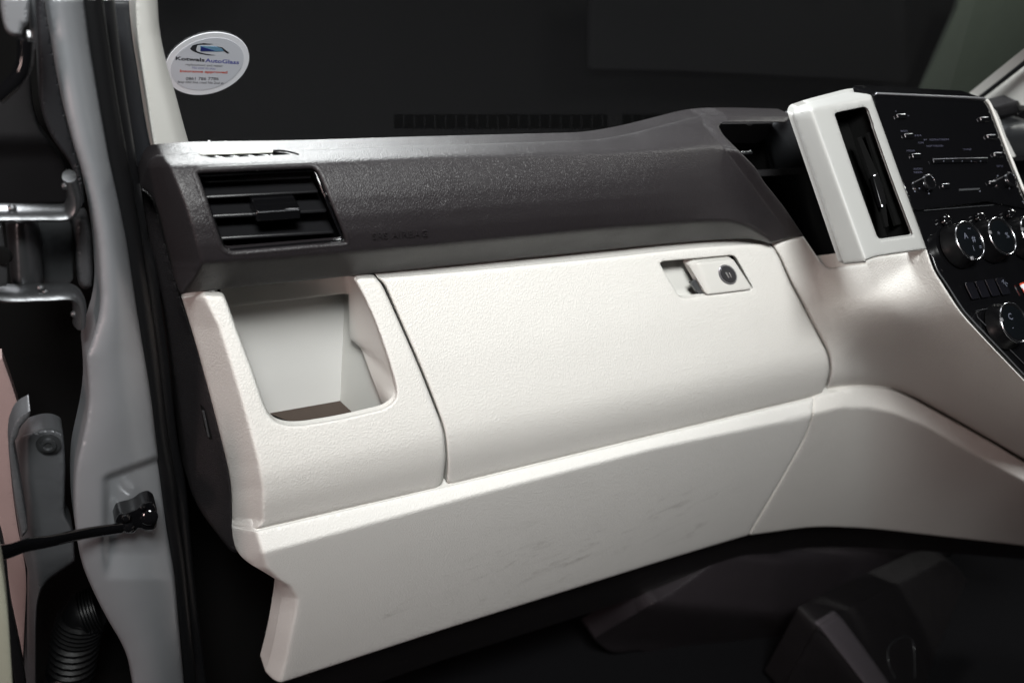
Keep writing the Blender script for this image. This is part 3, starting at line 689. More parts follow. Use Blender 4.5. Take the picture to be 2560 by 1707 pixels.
# ================================================================== AUDIO UNIT
au = thing('audio_unit', 'piano black car audio unit with knobs, slim buttons and a disc slot', 'car radio', W(2170, 400, .66))
au_out = tB([(118, 210, 2), (160, 185, 3), (1740, 262, 3), (1800, 300, 5), (1860, 400, 5), (2290, 1568)]) + tD([(2349, 330, 1), (2420, 500, 1), (1800, 380, 2), (830, 505, 2), (720, 500, 2), (520, -30), ]) + tB([(145, 300)])
patch('face', au_out, f_st, M['gloss'], au, r=2.5, rd=.002, skirt=.035, step=18)
slabV('top_trim', tB([(160, 196), (1740, 268), (1775, 290), (1770, 298), (165, 226)]), f_st, .003, M['satin'], au, n=stn, bev=.0008)
def key(x, y, wd=125, hh=52, tf=tB, lit=True):
    k = slabV('button', tf([(x, y, 1), (x + wd, y - 2, 1), (x + wd + 26, y + hh + 6, 1), (x + 22, y + hh + 8, 1)]), f_st, .0022, M['gloss'], au, n=stn, bev=.0007)
    if lit:
        p = [at(*c[:2], Y=float(f_st(*[np.array(z) for z in c[:2]]))) + stn * .0024 for c in tf([(x + 22, y + hh * .8), (x + 2, y + 6), (x + 14, y), (x + wd, y - 2)])]
        tube('button_glint', p, .0006, M['satin'], k, 6, smooth_path=False)  # satin tube added on the upper left edge as the button's glint
    return k
for x, y in ((458, 520), (570, 805), (682, 1100), (1680, 562), (1780, 820), (1880, 1082)): key(x, y)
key(1120, 130, 110, 50, tD); key(1810, 90, 105, 48, tD); key(1590, 1498, 0, 0) if 0 else None
bar = slabV('button_bar', tB([(980, 1172, 1), (1780, 1154, 1), (1805, 1215, 1), (1000, 1236, 1)]), f_st, .003, M['gloss'], au, n=stn, bev=.0006)
p = [at(*c, Y=float(f_st(*[np.array(z) for z in c]))) + stn * .0033 for c in tB([(995, 1225), (982, 1180), (1780, 1160)])]
tube('bar_glint', p, .0006, M['satin'], bar, 6, smooth_path=False)  # glint along the bar, shaped as a satin tube
for x in (1140, 1275, 1412, 1548, 1680):
    c = tB([(x, 1210)])[0]; lathe('key_mark', [(.0007, 0), (.0006, .0006), (0, .0008)], at(*c, Y=float(f_st(*[np.array(z) for z in c]))) + stn * .003, stn, M['print'], bar, 8)
def knobat(px, rr, h, nm='knob'):
    ff = plane_field(PA + h * stn[1] - PB * h * stn[2], PB, 0); c = at(*px, Y=float(ff(*[np.array(float(z)) for z in px]))) - stn * h
    k = lathe(nm, [(rr, 0), (rr, h * .6), (rr * .96, h), (rr * .80, h * .98), (0, h * .94)], c, stn, M['gloss'], au, 32)
    lathe('knob_ring', [(rr * .99, h * .62), (rr * 1.03, h * .72), (rr * 1.0, h * 1.0), (rr * .86, h * 1.04), (rr * .84, h * .96)], c, stn, M['chrome'], k, 32)
    return k
knobat(tD([(975, 80)])[0], .0108, .010); knobat(tD([(2170, 40)])[0], .0104, .010)
for c in tD([(745, 230), (950, 262), (2135, 185), (1700, 228), (2330, 380), (1960, 0), (2030, 90), (860, 200), (810, 185)]):
    lathe('indicator', [(.0010, 0), (.0009, .0007), (0, .001)], at(*c, Y=float(f_st(*[np.array(z) for z in c]))), stn, M['print'], au, 8)
# faint printing on the display and keys
for s, x, y, wd in (('FM', 752, 832, 90), ('CH', 800, 935, 75), ('P', 885, 895, 45), ('REPEAT/RDM', 968, 893, 280), ('NOT FOUND', 925, 985, 240), ('RADIO', 545, 765, 100), ('MEDIA', 632, 1055, 120), ('AUDIO', 730, 1320, 130), ('SEEK', 735, 1370, 130), ('TUNE', 1460, 1035, 120), ('+', 455, 475, 36), ('x', 640, 535, 26), ('SETUP', 1955, 1280, 90)):
    c = tB([(x, y)])[0]
    text('lettering', s, c, wd * .156, f_st, M['dimprint'], au, up=(-.3, -1), ht=4.2, slope=-.02, lift=.0012)
slabV('disc_slot', tD([(1390, 195), (1690, 180), (1696, 205), (1400, 222)]), f_st, .0008, M['smoke'], au, n=stn)
slabV('seam', tD([(880, 505), (1900, 425), (1902, 432), (882, 513)]), f_st, .0006, M['smoke'], au, n=stn)
# beige strip along the far edge
tube('edge_trim', [at(*c, Y=float(f_st(*[np.array(z) for z in c]))) + stn * .001 for c in tB([(1790, 300), (1870, 430), (2070, 960), (2310, 1568)]) + tD([(2349, 230), (2420, 420)])], .0022, M['cream_smooth'], au, 8)
patch('side_flank', tB([(1870, 400, 2), (1930, 440, 4), (1990, 560), (2060, 760), (2090, 840), (2235, 1130, 3), (2170, 1140, 2), (2060, 900)]), rows_field([[(2200, 240, .80), (2400, 240, .84)], [(2200, 400, .72), (2400, 400, .77)]], 2), M['tub'], au, r=2, skirt=.03, step=8)

# ================================================================== CLIMATE PANEL
cl = thing('climate_panel', 'piano black climate control panel with round dials below the audio unit', 'control panel', W(2250, 650, .6))
off_st = off(f_st, .0025)
cl_out = tD([(520, -30, 2), (730, 505, 2), (2349, 350, 1), (2460, 300, 1)]) + [(2420, 935, 1), (2352, 868), (2308, 822), (2262, 774), (2219, 727), (2199, 700), (2169, 652), (2150, 625), (2140, 600), (2130, 575)]
patch('face', cl_out, off_st, M['gloss'], cl, r=2.5, rd=.002, skirt=.04, step=18)
ed = [(2140, 590), (2152, 622), (2172, 652), (2205, 703), (2224, 727), (2268, 774), (2314, 822), (2352, 862), (2420, 930)]
tube('bright_edge', [at(x, y, sv(x, y)) + stn * .001 for x, y in ed], .0011, M['smoke'], cl, 8)
def torus(name, c, n, rr, rad, mat, parent, seg=56):
    n = np.array(n) / np.linalg.norm(n); a = np.cross(n, [1., 0, 0]); a /= np.linalg.norm(a); b = np.cross(n, a)
    t = np.linspace(0, 2 * math.pi, seg, endpoint=False)
    return ring_tube(name, np.array([c + rr * (math.cos(q) * a + math.sin(q) * b) for q in t]), rad, mat, parent, 10)
def dial(px, rr, h, mark, icons, label, seg=48):
    ff = plane_field(PA + h * stn[1] - PB * h * stn[2], PB, 0); c = at(*px, Y=float(ff(*[np.array(float(z)) for z in px]))) - stn * h
    d = lathe('dial', [(rr * 1.14, 0), (rr * 1.1, h * .25), (rr * 1.01, h * .55), (rr, h), (rr * .9, h * 1.02), (0, h * .99)], c, stn, M['dialside'], cl, seg)
    d['label'] = label
    torus('dial_ring', c + stn * h, stn, rr * .96, .0014, M['chrome'], d)
    s = np.cross(stn, [0, 0, 1.]); s /= np.linalg.norm(s); u = np.cross(s, stn) * 1
    if u[2] < 0: u = -u
    s = np.array([1., 0, 0])
    a = math.radians(mark); pc = c + stn * h * 1.02 + (s * math.cos(a) + u * math.sin(a)) * rr * .97
    slab('pointer', [pc + (s * x + u * y) * rr for x, y in ((-.09, -.09), (.09, -.09), (.09, .09), (-.09, .09))], stn, .0022, M['greymetal'], d, .0007)
    lathe('lens_cap', [(rr * .86, h * 1.005), (rr * .8, h * 1.03), (0, h * 1.04)], c, stn, M['lens'], d, seg)
    for (ix, iy, sc, st) in icons:
        pc = c + stn * (h * 1.045 + .0003) + (s * ix + u * iy) * rr
        cu = bpy.data.curves.new('icon', 'FONT'); cu.body = st; cu.size = sc * rr; cu.align_x = 'CENTER'; cu.align_y = 'CENTER'; cu.resolution_u = 2
        ob = bpy.data.objects.new('t', cu); SC.collection.objects.link(ob); bpy.context.view_layer.update()
        me = ob.to_mesh(); v = [tuple(q.co) for q in me.vertices]; f = [tuple(p.vertices) for p in me.polygons]; ob.to_mesh_clear(); bpy.data.objects.remove(ob)
        link_mesh('symbol', [(pc + s * q[0] + u * q[1]) * S for q in v], f, M['print'], d, smooth=False)
    # chrome cap of the pointer behind each dial
    return d
dial(tD([(1555, 950)])[0], .0275, .020, 245, [(-.25, .25, .42, 'A'), (.25, .05, .45, '#'), (0, -.4, .42, 'i'), (.55, -.4, .35, '='), (.2, .6, .4, '~')], 'dial with airflow direction symbols, pointer at its lower left')
dial(tD([(2030, 885)])[0], .0275, .020, 165, [(-.25, .1, .4, '*'), (.35, 0, .4, '%')], 'dial with fan symbol, pointer at its left')
dial(tD([(2495, 838)])[0], .0275, .020, 165, [], 'dial cut off by the right edge of the photo')
dial((2330, 741), .028, .018, 165, [(-.2, .3, .45, 'C'), (-.3, -.1, .5, '.')], 'lower dial beside the console edge')
for p in ((1195, 665), (1690, 620), (2140, 575)):
    q = tD([p])[0]; lathe('push_stud', [(.0085, 0), (.008, .004), (.005, .007), (0, .008)], at(*q, Y=sv(*q)), stn, M['gloss'], cl, 24)
for i in range(4):
    x = 735 + i * 125; y = 232 - i * 18
    slabV('switch_blank', tE([(x, y, 1), (x + 105, y - 12, 1), (x + 190, y + 185, 1), (x + 95, y + 205, 1)]), f_st, .0012, mk('dark_switch_cap', (.006, .006, .008), .18) if i == 0 else bpy.data.materials['dark_switch_cap'], cl, n=stn, bev=.0008)
text('lettering', 'A/C', tE([(1195, 215)])[0], 13, f_st, M['print'], cl, up=(.25, -1), ht=7, slope=.9, lift=.003)
tube('panel_seam', [at(*c, Y=sv(*c)) + stn * .0002 for c in tE([(1350, 480), (880, 575), (900, 650), (1430, 1180), (1480, 1230)])], .0005, M['smoke'], cl, 6, smooth_path=False)
slabV('warning_label', tE([(1410, 240, 2), (1500, 215, 1), (1560, 350, 1), (1480, 370, 1)]), f_st, .0012, M['red'], cl, n=stn)
slabV('warning_label', tE([(1418, 258, 2), (1500, 235, 1), (1560, 350, 1), (1480, 365, 1)]), f_st, .0017, M['white'], cl, n=stn)

# ================================================================== FOOTWELL
hb = thing('heater_housing', 'dark brown moulded heater housing in the footwell under the dashboard', 'heater housing', W(1800, 1400, .95))
hx = tM([(300, 620, 2), (560, 470), (880, 240), (985, 165, 4), (1300, 90, 2), (2100, 150, 2), (2000, 230, 3), (1950, 300), (1410, 575), (1310, 640), (1160, 860), (1100, 960, 2), (700, 960, 2), (560, 820), (420, 750), (260, 780), (170, 700, 6)])
f_hb = rows_field([[(1400, 1190, 1.08), (2300, 1190, 1.00)], [(1400, 1245, .98), (1640, 1235, .94), (1780, 1246, .93), (2000, 1225, .96), (2300, 1210, .98)], [(1400, 1300, .925), (1640, 1262, .885), (1780, 1284, .865), (1900, 1278, .89), (2300, 1215, .96)], [(1400, 1380, .88), (1780, 1415, .835), (2200, 1330, .90)], [(1400, 1470, 1.0), (1780, 1490, .95), (2200, 1420, 1.0)], [(1400, 1580, 1.05), (2200, 1580, 1.05)]], 13)
patch('housing', hx, f_hb, M['footbrown'], hb, r=4, skirt=.06, step=9)
lc = thing('floor_console', 'dark brown lower centre console with cup recess at the bottom right corner', 'console', W(2100, 1500, .75))
rl = tM([(1395, 560), (1440, 600), (1560, 760), (1700, 960)])
rl2 = tM([(1300, 630), (1420, 780), (1560, 960)])
lc_out = tM([(1305, 640, 3), (1410, 572, 6), (1950, 295, 8), (2010, 330), (2060, 400, 5), (2200, 430), (2400, 480, 2), (2400, 960, 2), (1120, 960, 2)])
f_lc = plane_field(.70 + .55 * .9, .55, 0, add(right_of(rl, .0007, 3), left_of(rl2, .0009, 3)))
f_lc = rows_field([[(1700, 1280, .84), (2400, 1280, .78)], [(1700, 1600, .63), (2400, 1600, .57)]], 3, add(right_of(rl, .0002, 14), left_of(rl2, .0006, 8)))
patch('body', lc_out, f_lc, M['brown_fine'], lc, r=4, rd=.004, skirt=.06, step=12)
def line(name, pts, f, dY, rad, mat, par): return tube(name, [at(x, y, float(f(np.array(float(x)), np.array(float(y)))) + dY) for x, y in pts], rad, mat, par, 6)
patch('edge_trim', tM([(1308, 638, 3), (1408, 576, 5), (1440, 610), (1560, 770), (1700, 970, 2), (1570, 970, 2), (1430, 790)]), off(f_lc, -.004), mk('highlight_brown_trim', (.075, .066, .074), .42, spec=.5, bump='grain', bs=520, bd=.00012), lc, r=5, rd=.004, skirt=.012, step=8)  # lighter brown holds the highlight along the console edge
line('seam', tM([(1300, 655), (1420, 760), (1560, 960)]), f_lc, -.0005, .0011, M['void'], lc)
line('pocket_edge', tM([(1700, 900), (1665, 820), (1670, 740), (1740, 690), (1790, 720), (1800, 900)]), f_lc, -.0005, .0008, M['smoke'], lc)
line('cup_rim', tM([(1940, 930), (2030, 870), (2110, 835), (2220, 855), (2352, 905)]), f_lc, -.001, .0010, M['smoke'], lc)
line('top_rib', tM([(2120, 520), (2200, 575), (2352, 665)]), f_lc, -.004, .006, M['black'], lc)

flo = slab('floor', [(-.6, -.2, -1.75), (3, -.2, -1.75), (3, 2.2, -1.75), (-.6, 2.2, -1.75)], (0, 0, -1), .02, M['carpet']); prop(flo, kind='structure')
fw = slab('firewall', [(.20, 1.40, -1.75), (3, 1.40, -1.75), (3, 1.40, -.62), (.20, 1.40, -.62)], (0, 1, 0), .02, M['void']); prop(fw, kind='structure')

# ================================================================== WINDSCREEN
al = math.radians(60); gu = np.array([0, -math.cos(al), math.sin(al)]); gn = np.array([0, -math.sin(al), -math.cos(al)])
gb0 = np.array([0, 1.345, DT - .01])
# plane: (P-gb0).gn = 0  ->  Y = a + b Z
gb_b = -gn[2] / gn[1]; gb_a = (gb0 @ gn) / gn[1]
f_gl = plane_field(gb_a, gb_b, 0)
ws = thing('windscreen', 'dark raked windscreen above the dashboard reflecting the demister slot', 'windscreen', tuple(gb0 * S))
pw = [gb0 + np.array([-.02 + .0, 0, 0]), gb0 + np.array([2.05, 0, 0]), gb0 + np.array([2.05, 0, 0]) + gu * .75, gb0 + np.array([-.02, 0, 0]) + gu * .75]
pane = link_mesh('pane', np.array(pw) * S, [(0, 1, 2, 3)], M['glass'], ws, smooth=False)
def mirror_hit(vx, vy, Zp=None):
    d = rays(float(vx), float(vy)); t = (gb0 @ gn) / (d @ gn); h = d * t
    r = d - 2 * (d @ gn) * gn
    # top shelf plane: Z = -.37 + (Y-.862)*(DT-.02+.37)/(1.36-.862)
    m = (DT - .02 + .37) / (1.36 - .862)
    tt = (-.37 + (h[1] - .862) * m - h[2]) / (r[2] - r[1] * m)
    return h + r * tt
print('mirror', mirror_hit(900, 262), mirror_hit(900, 297), mirror_hit(1395, 262), mirror_hit(1425, 235), mirror_hit(1300,100), mirror_hit(1300,20))
# demister slot on the dash top, seen in the glass
dg = thing('windscreen_demister', 'long black demister grille on the dash top, seen reflected in the windscreen', 'vent', tuple(mirror_hit(1100, 280) * S))
for (xa, xb) in ((905, 1395), (1430, 1700)):
    q = [mirror_hit(xa, 264), mirror_hit(xb, 264), mirror_hit(xb, 296), mirror_hit(xa, 296)]
    slab('slot', q, (0, 0, 1), .0012, M['void'], dg)
    x = xa + 20
    while x < xb:
        q = [mirror_hit(x, 266), mirror_hit(x + 2.5, 266), mirror_hit(x + 2.5, 294), mirror_hit(x, 294)]
        slab('bar', q, (0, 0, 1), .0026, M['dtop'], dg); x += 24
sn = lathe('light_sensor', [(.013, 0), (.013, .002), (.011, .006), (.004, .008), (0, .008)], mirror_hit(1425, 236), (0, 0, 1), M['gloss'], None, 28)
prop(sn, 'small round black light sensor on the dash top, reflected in the windscreen', 'sensor')

# sticker on the glass
st = thing('sticker', 'oval white glass shop sticker with blue logo stuck inside the windscreen', 'sticker', tuple(at(475, 146, float(f_gl(np.array(475.), np.array(146.)))) * S))
gfn = gn
def oval(a, b): return ell(475, 144.5, a, b, -17, 56)
slabV('border', oval(99, 68.5), f_gl, .0010, M['white'], st, n=gn, base=.0010)
slabV('print_area', oval(86, 57), f_gl, .0004, M['stick'], st, n=gn, base=.0021)
f_s = lambda x, y: f_gl(x, y) - .0036
def tS(pts): return [(p[0] * .1113 + 367.5, p[1] * .1113 + 55.1) for p in pts]
def stx(s, x, y, wd, ht, m, bold=.0, sl=.06): text('lettering', s, tS([(x, y)])[0], wd * .1113, f_s, M[m], st, ht=ht * .1113, slope=sl, lift=0, bold=bold, up=(.08, -1))
stx('Kotwals', 320, 748, 600, 74, 'ink', .03); stx('AutoGlass', 930, 792, 700, 78, 'blue', .02)
stx('replacement and repair', 530, 862, 770, 48, 'ink', sl=.04); stx('No cost to you', 665, 928, 470, 48, 'blue', sl=.04)
stx('Insurance approved', 410, 998, 980, 52, 'red', .03, sl=.03)
stx('0861 786 7786', 530, 1160, 680, 62, 'ink', .01, sl=.01); stx('Jeep Old Site road No 2nd st', 360, 1220, 950, 48, 'ink', .01, sl=.03)
f_s2 = lambda x, y: f_gl(x, y) - .0032
def logo(nm, pts, m, h=.0003): slabV(nm, tS(pts), f_s2, h, M[m], st, n=gn)
logo('logo_sweep', [(620, 510), (670, 450), (770, 415), (900, 400), (1100, 420), (1000, 430), (850, 430), (770, 440), (740, 540), (780, 575), (900, 610), (1150, 650), (1000, 650), (820, 620), (700, 575), (640, 540)], 'ink')
logo('logo_screen', [(830, 455), (1150, 470), (1290, 500), (1340, 560), (1180, 570), (830, 560)], 'teal', .0005)
logo('logo_screen', [(850, 465), (1120, 550), (830, 558)], 'navy', .0008)
logo('logo_wing', [(1180, 465), (1290, 490), (1430, 600), (1380, 600), (1320, 560), (1270, 500)], 'ink', .0006)

# beyond the glass
dw = slab('dark_wall', [(-.5, 2.6, -1.5), (5, 2.6, -1.5), (5, 2.6, 1.4), (-.5, 2.6, 1.4)], (0, 1, 0), .03, M['dwall']); prop(dw, kind='structure')
gw = slabV('wall', tN([(2010, -60), (1998, 30), (1810, 470), (1850, 560), (2420, 560), (2420, -60)]), const(2.5), .02, M['wall']); prop(gw, kind='structure')
db = slabV('reflection_board', tN([(140, -60), (1725, -60), (1742, 410), (1500, 395), (600, 350), (140, 340)]), const(2.53), .02, mk('reflection_charcoal', (.0055, .0055, .0062), .9, spec=.1)); prop(db, 'charcoal board added behind the windscreen, standing in for its dark grey reflection', 'board')  # added board whose grey imitates a dim reflection in the glass
pb = thing('windscreen_surround', 'cream far windscreen pillar trim with a black rubber edge at the top right corner', 'pillar trim', W(2320, 200, 1.15))
patch('pillar_trim', tN([(2140, 495, 2), (2360, 325, 2), (2460, 250, 2), (2460, 560, 2), (2200, 560, 2)]), lambda vx, vy: 1.03 - .0011 * (np.asarray(vx, float) - 2240), M['cream_smooth'], pb, r=3, skirt=.03, step=16)
tube('rubber_edge', [at(x, y, 1.02 - .0011 * (x - 2240)) for x, y in tN([(2080, 530), (2140, 488), (2260, 395), (2360, 316), (2460, 238)])], .0045, M['rubber'], pb, 10)
hoodt = thing('instrument_hood', 'dark brown instrument hood and column shroud at the right edge beyond the audio unit', 'instrument hood', W(2330, 300, .85))
patch('hood', tB([(1870, 395, 3), (2420, 250, 2), (2420, 445, 2), (1985, 560, 6)]), const(.92), M['dtop'], hoodt, r=7, rd=.008, skirt=.03, step=12)
patch('underside', tB([(1970, 540, 2), (2420, 430, 2), (2420, 620, 2), (2040, 710, 2)]), const(.96), M['black'], hoodt, skirt=.02, step=12)
patch('shroud', tB([(2040, 700, 5), (2420, 600, 2), (2420, 1700, 2), (2380, 1650, 2), (2180, 1180), (2060, 800)]), rows_field([[(2300, 270, .93), (2400, 270, .93)], [(2300, 300, .885), (2400, 300, .885)], [(2300, 350, .89), (2400, 350, .89)], [(2300, 460, .95), (2400, 460, .95)]], 12), mk('grey_black_plastic', (.05, .052, .056), .4), hoodt, r=4, skirt=.03, step=12)

# ================================================================== PILLAR TRIM, SEALS
ap = patch('pillar_trim', [(309, -12, 2), (311, 53), (318, 116), (330.6, 193), (346, 299), (356, 356, 2), (440, 352, 2), (420, 282), (403, 217), (378, 131), (365, 65), (361, -12, 2)],
           rows_field([[(300, -20, .90), (450, -20, .90)], [(300, 360, .93), (450, 360, .93)]], 3, right_of([(338, -12), (348, 80), (372, 200), (410, 350)], .0010, 6)), M['cream_smooth'], None, r=5, rd=.007, skirt=.04, step=8)
prop(ap, 'pale cream windscreen pillar trim rising from the left end of the dashboard', 'pillar trim')
pg = patch('pillar_garnish', tG([(690, -20, 2), (880, -20, 2), (885, 150), (905, 330), (940, 550), (985, 850), (1025, 1010, 3), (960, 1060), (905, 1200), (880, 1250), (900, 1568, 2), (840, 1568, 2), (780, 1000), (720, 600)]),
           const(.97), mk('black_vinyl_garnish', (.012, .013, .016), .5, bump='n', bs=400, bd=.0001), None, r=16, rd=.02, skirt=.02, step=10)
prop(pg, 'black inner pillar cover between the rubber door seal and the cream trim', 'pillar cover')
black_bk = patch('body_side', [(150, -20, 2), (335, -20, 2), (345, 420), (470, 900), (560, 1200), (700, 1340), (900, 1600, 2), (300, 1600, 2), (150, 1600, 2)], const(1.05), M['void'], None, skirt=0, step=40)
prop(black_bk, 'black inner body side behind the door opening', 'car body')
def vtube(name, pts, Y, rad, mat, label, cat, flat=1):
    P = [at(x, y, Y) for x, y in pts]; o = tube(name, P, rad, mat, None, 16, flat); return prop(o, label, cat)
vtube('door_seal', tG([(590, -20), (640, 330), (700, 700), (765, 1050), (815, 1320), (860, 1568)]) + tH([(880, 400), (935, 750), (985, 1100), (1045, 1568)]) + tI([(1085, 200), (1120, 500), (1160, 780), (1195, 1150), (1240, 1600)]), .860, .0098, M['rubber'], 'black rubber seal running down the edge of the silver door frame', 'door seal')
vtube('sill_trim', tG([(650, -20), (715, 500), (780, 900), (850, 1320), (890, 1568)]) + tH([(935, 400), (985, 750), (1035, 1100), (1090, 1568)]) + tI([(1150, 300), (1190, 700), (1240, 1150), (1300, 1600)]), .905, .0125, M['black'], 'glossy black trim strip between the door seal and the dashboard end', 'trim strip')

# ================================================================== SILVER DOOR FRAME
df = thing('door_frame', 'silver painted door pillar of the van left of the dashboard', 'door frame', W(300, 1500, 0.825))
lft = tG([(300, -20, 2), (350, 300), (385, 520), (430, 750), (480, 950), (540, 1130), (590, 1350)]) + tH([(620, 200), (640, 400), (655, 620), (640, 760), (590, 920), (555, 1010), (570, 1150), (575, 1300), (555, 1450)]) + tI([(525, 0), (490, 150), (480, 350), (490, 550), (530, 780), (600, 950), (690, 1130), (800, 1310), (850, 1450), (870, 1600, 2)])
rgt = tI([(1205, 1600, 2), (1165, 1150), (1150, 950), (1130, 780), (1085, 500), (1050, 200)]) + tH([(1020, 1568), (1000, 1380), (960, 1100), (900, 750), (850, 400)]) + tG([(830, 1568), (780, 1320), (720, 1050), (660, 700), (600, 330), (555, -20, 2)])
sunk = [(tI([p])[0]) for p in ((705, 200), (1010, 90), (1010, 600), (690, 520))]
def f_df(vx, vy):
    vx = np.asarray(vx, float); vy = np.asarray(vy, float)
    R_ = np.array(sorted([(p[1], p[0]) for p in rgt])); L_ = np.array(sorted([(p[1], p[0]) for p in lft]))
    xr_ = interp(vy, R_[:, 0], R_[:, 1]); xl_ = np.minimum(interp(vy, L_[:, 0], L_[:, 1]), xr_ - 40)
    t = np.clip((vx - xl_) / (xr_ - xl_), 0, 1)
    base = .830 + .030 * (t - .35) ** 2 * 2.0 - .018 * np.clip((vy - 100) / 1500, 0, 1)
    # pressed recess round the check strap: sloping shoulder then flat
    sh = 1 / (1 + np.exp(-(vx - 243) / 3.5))
    yy = interp(vx, [240, 360], [1090, 1046])
    dn = np.clip((vy - yy) / 14, 0, 1) * np.clip((1330 - vy) / 60, 0, 1)
    return base + .010 * sh * dn
patch('pillar', lft + rgt, f_df, M['silver'], df, r=8, rd=.010, skirt=.05, step=7, bstep=5)

# check strap
cs = thing('door_check_strap', 'black steel door check strap bolted across the silver door pillar', 'door check', W(180, 1220, 0.795))
arm = [at(x, y, Y) for (x, y), Y in zip(tI([(-60, 730), (60, 705), (180, 665), (330, 640), (560, 590), (800, 555)]), (.745, .75, .76, .77, .79, .805))]
tube('arm', arm, [.0115, .0098, .0098, .0086, .0086, .008], M['gloss'], cs, 12, .45)
fr_ = const(0.815)
patch('bracket', tI([(745, 520, 4), (770, 462, 6), (850, 445), (890, 430), (930, 395, 6), (985, 378, 8), (1025, 410, 8), (1025, 540, 8), (1005, 572, 6), (940, 572, 5), (905, 550), (880, 590, 8), (820, 592, 10), (785, 570, 5)]), const(0.803), M['gloss'], cs, r=4, rd=.006, skirt=.02, step=7)
for p, r_ in (((842, 545), .0065), ((935, 412), .0035), ((975, 480), .010), ((826, 480), .0055)):
    lathe('rivet', [(r_, 0), (r_, .003), (r_ * .7, .0055), (r_ * .3, .0062), (0, .0063)], at(*tI([p])[0], Y=0.8030), (-.3, -1, .2), M['gloss'], cs, 20)

# ================================================================== HINGE SIDE OF THE FRAME (far left)
dj = thing('door_jamb', 'black and grey hinge side of the door opening with pressed flanges', 'door jamb', W(100, 900, 0.915))
patch('dark_panel', [(-30, -20, 2), (170, -20, 2), (260, 600), (240, 900), (230, 1100), (330, 1600, 2), (-30, 1600, 2)], const(1.045), M['void'], dj, skirt=0, step=30)
patch('frame_strip', tG([(235, -20, 2), (300, -20, 2), (350, 300), (430, 750), (540, 1130), (560, 1330, 5), (520, 1380, 4), (490, 1100), (330, 900), (260, 700)]), const(0.915), mk('dark_grey_paint', (.020, .021, .024), .45), dj, r=8, rd=.012, skirt=.03, step=9)
patch('upper_cover', tG([(-40, 680, 2), (60, 560), (150, 470), (190, 330), (215, 700), (260, 850), (340, 950), (440, 1080), (450, 1330, 9), (-40, 1350, 2)]), rows_field([[(-30, 150, 0.945), (160, 150, 0.945)], [(-30, 320, 0.945), (160, 320, 0.945)], [(-30, 360, 0.965), (160, 360, 0.965)], [(-30, 470, 0.985), (160, 470, 0.985)]], 10), mk('black_soft_plastic', (.004, .004, .005), .6), dj, r=7, skirt=.02, step=9)
fe = patch('fender_edge', tG([(5, -20, 2), (195, -20, 2), (185, 150, 4), (150, 185, 6), (140, 238, 6), (80, 240), (35, 205), (10, 110)]), const(0.815), M['silver'], None, r=8, rd=.012, skirt=.03, step=7)
prop(fe, 'silver rounded body edge at the top left corner', 'body panel')
patch('thin_flange', tG([(195, -20, 2), (228, -20, 2), (245, 240, 3), (235, 330, 4), (175, 325, 4), (180, 240), (205, 240, 3)]), const(0.855), M['dsilver'], dj, r=3, skirt=.02, step=6)
tube('wiring', [at(x, y, 0.815) for x, y in tG([(-20, 640), (40, 590), (110, 520), (160, 420), (170, 260)])], .006, M['gloss'], dj, 10)
tube('panel_lip', [at(x, y, 0.815) for x, y in tG([(-20, 640), (20, 590), (60, 545), (105, 515)])], [.002, .0035, .003, .001], M['satin'], dj, 8)
# bent flanges above and below the hinge
for path in (tG([(-40, 1392), (60, 1390), (250, 1390), (400, 1390), (455, 1372), (482, 1320), (480, 1250), (452, 1150)]), tH([(-40, 598), (80, 610), (300, 605), (440, 600), (495, 625), (518, 690), (518, 800)])):
    tube('flange', [at(x, y, 0.840) for x, y in path], .0062, M['steel'], dj, 12, 2.6)
hg = patch('hinge_leaf', tH([(230, 120, 3), (430, 105, 6), (470, 160), (480, 520, 6), (440, 560, 6), (280, 545, 3)]), const(0.895), mk('dark_steel', (.05, .053, .056), .42, metal=.6, bump='n', bs=60, bd=.0004), dj, r=3, skirt=.02, step=8)
patch('knuckle', tH([(35, 150, 8), (60, 140), (200, 130), (240, 150, 8), (262, 200), (280, 450), (285, 560, 8), (240, 590, 6), (100, 588), (75, 560), (55, 350)]), rows_field([[(-20, 470, 0.860), (120, 470, 0.860)], [(-20, 680, 0.850), (120, 680, 0.850)]], 2, add(left_of([(30, 500), (40, 680)], .0012, 5), right_of([(62, 500), (80, 680)], .0007, 10))), M['steel'], hg, r=7, rd=.01, skirt=.03, step=6)
patch('stop_block', tH([(480, 120, 8), (520, 95, 8), (575, 120, 10), (600, 200), (610, 500), (600, 570, 8), (550, 592, 10), (510, 550), (490, 400)]), const(0.880), mk('dark_grey_block', (.045, .045, .048), .4), hg, r=12, rd=.018, skirt=.03, step=6)
patch('door_leaf', tH([(-40, 170, 2), (10, 175, 3), (35, 330), (50, 500, 3), (45, 560, 4), (-40, 565, 2)]), const(0.815), M['steel'], hg, r=3, skirt=.02, step=7)
lathe('hinge_bolt', [(.009, 0), (.008, .004), (.003, .005), (0, .005)], at(*tH([(15, 358)])[0], Y=0.8150), (-.4, -1, 0), M['void'], hg, 20)
for p in tG([(80, 1362), (258, 1400), (430, 1215)]) + tH([(298, 600), (268, 575), (488, 745)]):
    lathe('weld_spot', [(.004, 0), (.003, .002), (0, .003)], at(*p, Y=0.8330), (-.2, -1, .2), M['steel'], hg, 12)
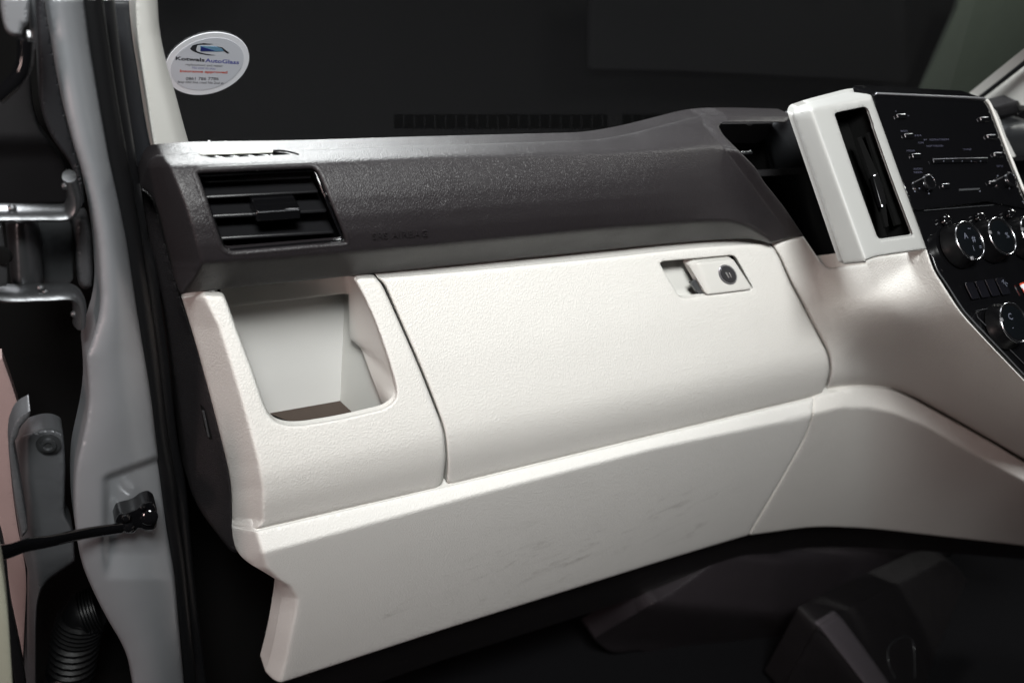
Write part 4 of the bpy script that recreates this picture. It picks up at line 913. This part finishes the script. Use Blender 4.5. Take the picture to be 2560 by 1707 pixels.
# lower bracket panel with bolt
lb = thing('lower_body_bracket', 'silver pressed body bracket with one hex bolt at the lower left', 'bracket', W(100, 1150, 0.845))
lbf = rows_field([[(-20, 960, 0.860), (200, 960, 0.860)], [(-20, 1500, 0.855), (200, 1500, 0.855)]], 3, left_of([(62, 950), (58, 1100), (68, 1220), (110, 1500)], .0012, 4))
patch('plate', tQ([(90, 440, 6), (200, 405), (250, 405), (290, 425, 6), (300, 560), (295, 800), (335, 860), (345, 1010, 4), (200, 1110), (170, 1200), (165, 1300), (165, 1620, 2), (115, 1620, 2), (130, 1070, 4), (100, 950), (60, 700), (50, 560), (60, 480)]), lbf, M['dsilver'], lb, r=7, rd=.010, skirt=.03, step=8)
lathe('bolt', [(.0125, 0), (.0125, .001), (.0085, .0015), (.008, .005), (.005, .0055), (.0035, .003), (0, .003)], at(*tQ([(222, 475)])[0], Y=0.8565), (-.15, -1, .1), M['steel'], lb, 6 * 5)
patch('curled_flange', tQ([(45, 430, 4), (75, 355), (140, 320, 5), (135, 350, 4), (90, 400), (80, 440, 5), (60, 470), (85, 600), (130, 870), (100, 900, 3), (60, 700), (38, 500)]), const(0.815), M['dsilver'], lb, r=3.5, rd=.006, skirt=.03, step=6)
# door seen edge-on at the far left
dr_ = thing('open_door', 'edge of the open van door with reddish beige lining at the lower left', 'car door', W(20, 1300, 0.735))
patch('lining', tQ([(10, 80, 2), (60, 220), (95, 335, 3), (60, 380), (40, 440), (50, 620), (80, 860), (125, 1060), (105, 1470, 2), (55, 1280), (20, 1000), (-30, 700, 2), (-30, 100, 2)]), const(0.915), M['pink'], dr_, r=2, skirt=.02, step=10)
patch('steel_edge', tQ([(-30, 830, 2), (5, 900), (30, 1010), (45, 1200), (105, 1480), (125, 1620, 2), (80, 1620, 2), (40, 1400), (15, 1180), (-30, 1000, 2)]), const(0.815), M['black'], dr_, r=3, skirt=.02, step=8)
patch('door_card', [(-30, 1180, 2), (3, 1290), (18, 1400), (31, 1600, 2), (-30, 1600, 2)], const(0.665), mk('olive_cream_door_card', (.34, .34, .27), .6), dr_, r=3, skirt=.03, step=10)
# corrugated wiring hose
c0 = [at(x, y, 0.975) for x, y in tI([(420, 1700), (470, 1450), (500, 1250), (540, 1120), (640, 1080)])]
hose = np.array(c0); tt = np.linspace(0, 1, 80); hp = np.stack([np.interp(tt, np.linspace(0, 1, 5), hose[:, k]) for k in range(3)], 1)
rad = np.where(np.arange(80) % 4 < 2, .034, .028)
ho = tube('wiring_hose', hp, list(rad), M['rubber'], None, 18, smooth_path=False); prop(ho, 'black corrugated wiring hose in the dark wheel arch opening', 'hose')
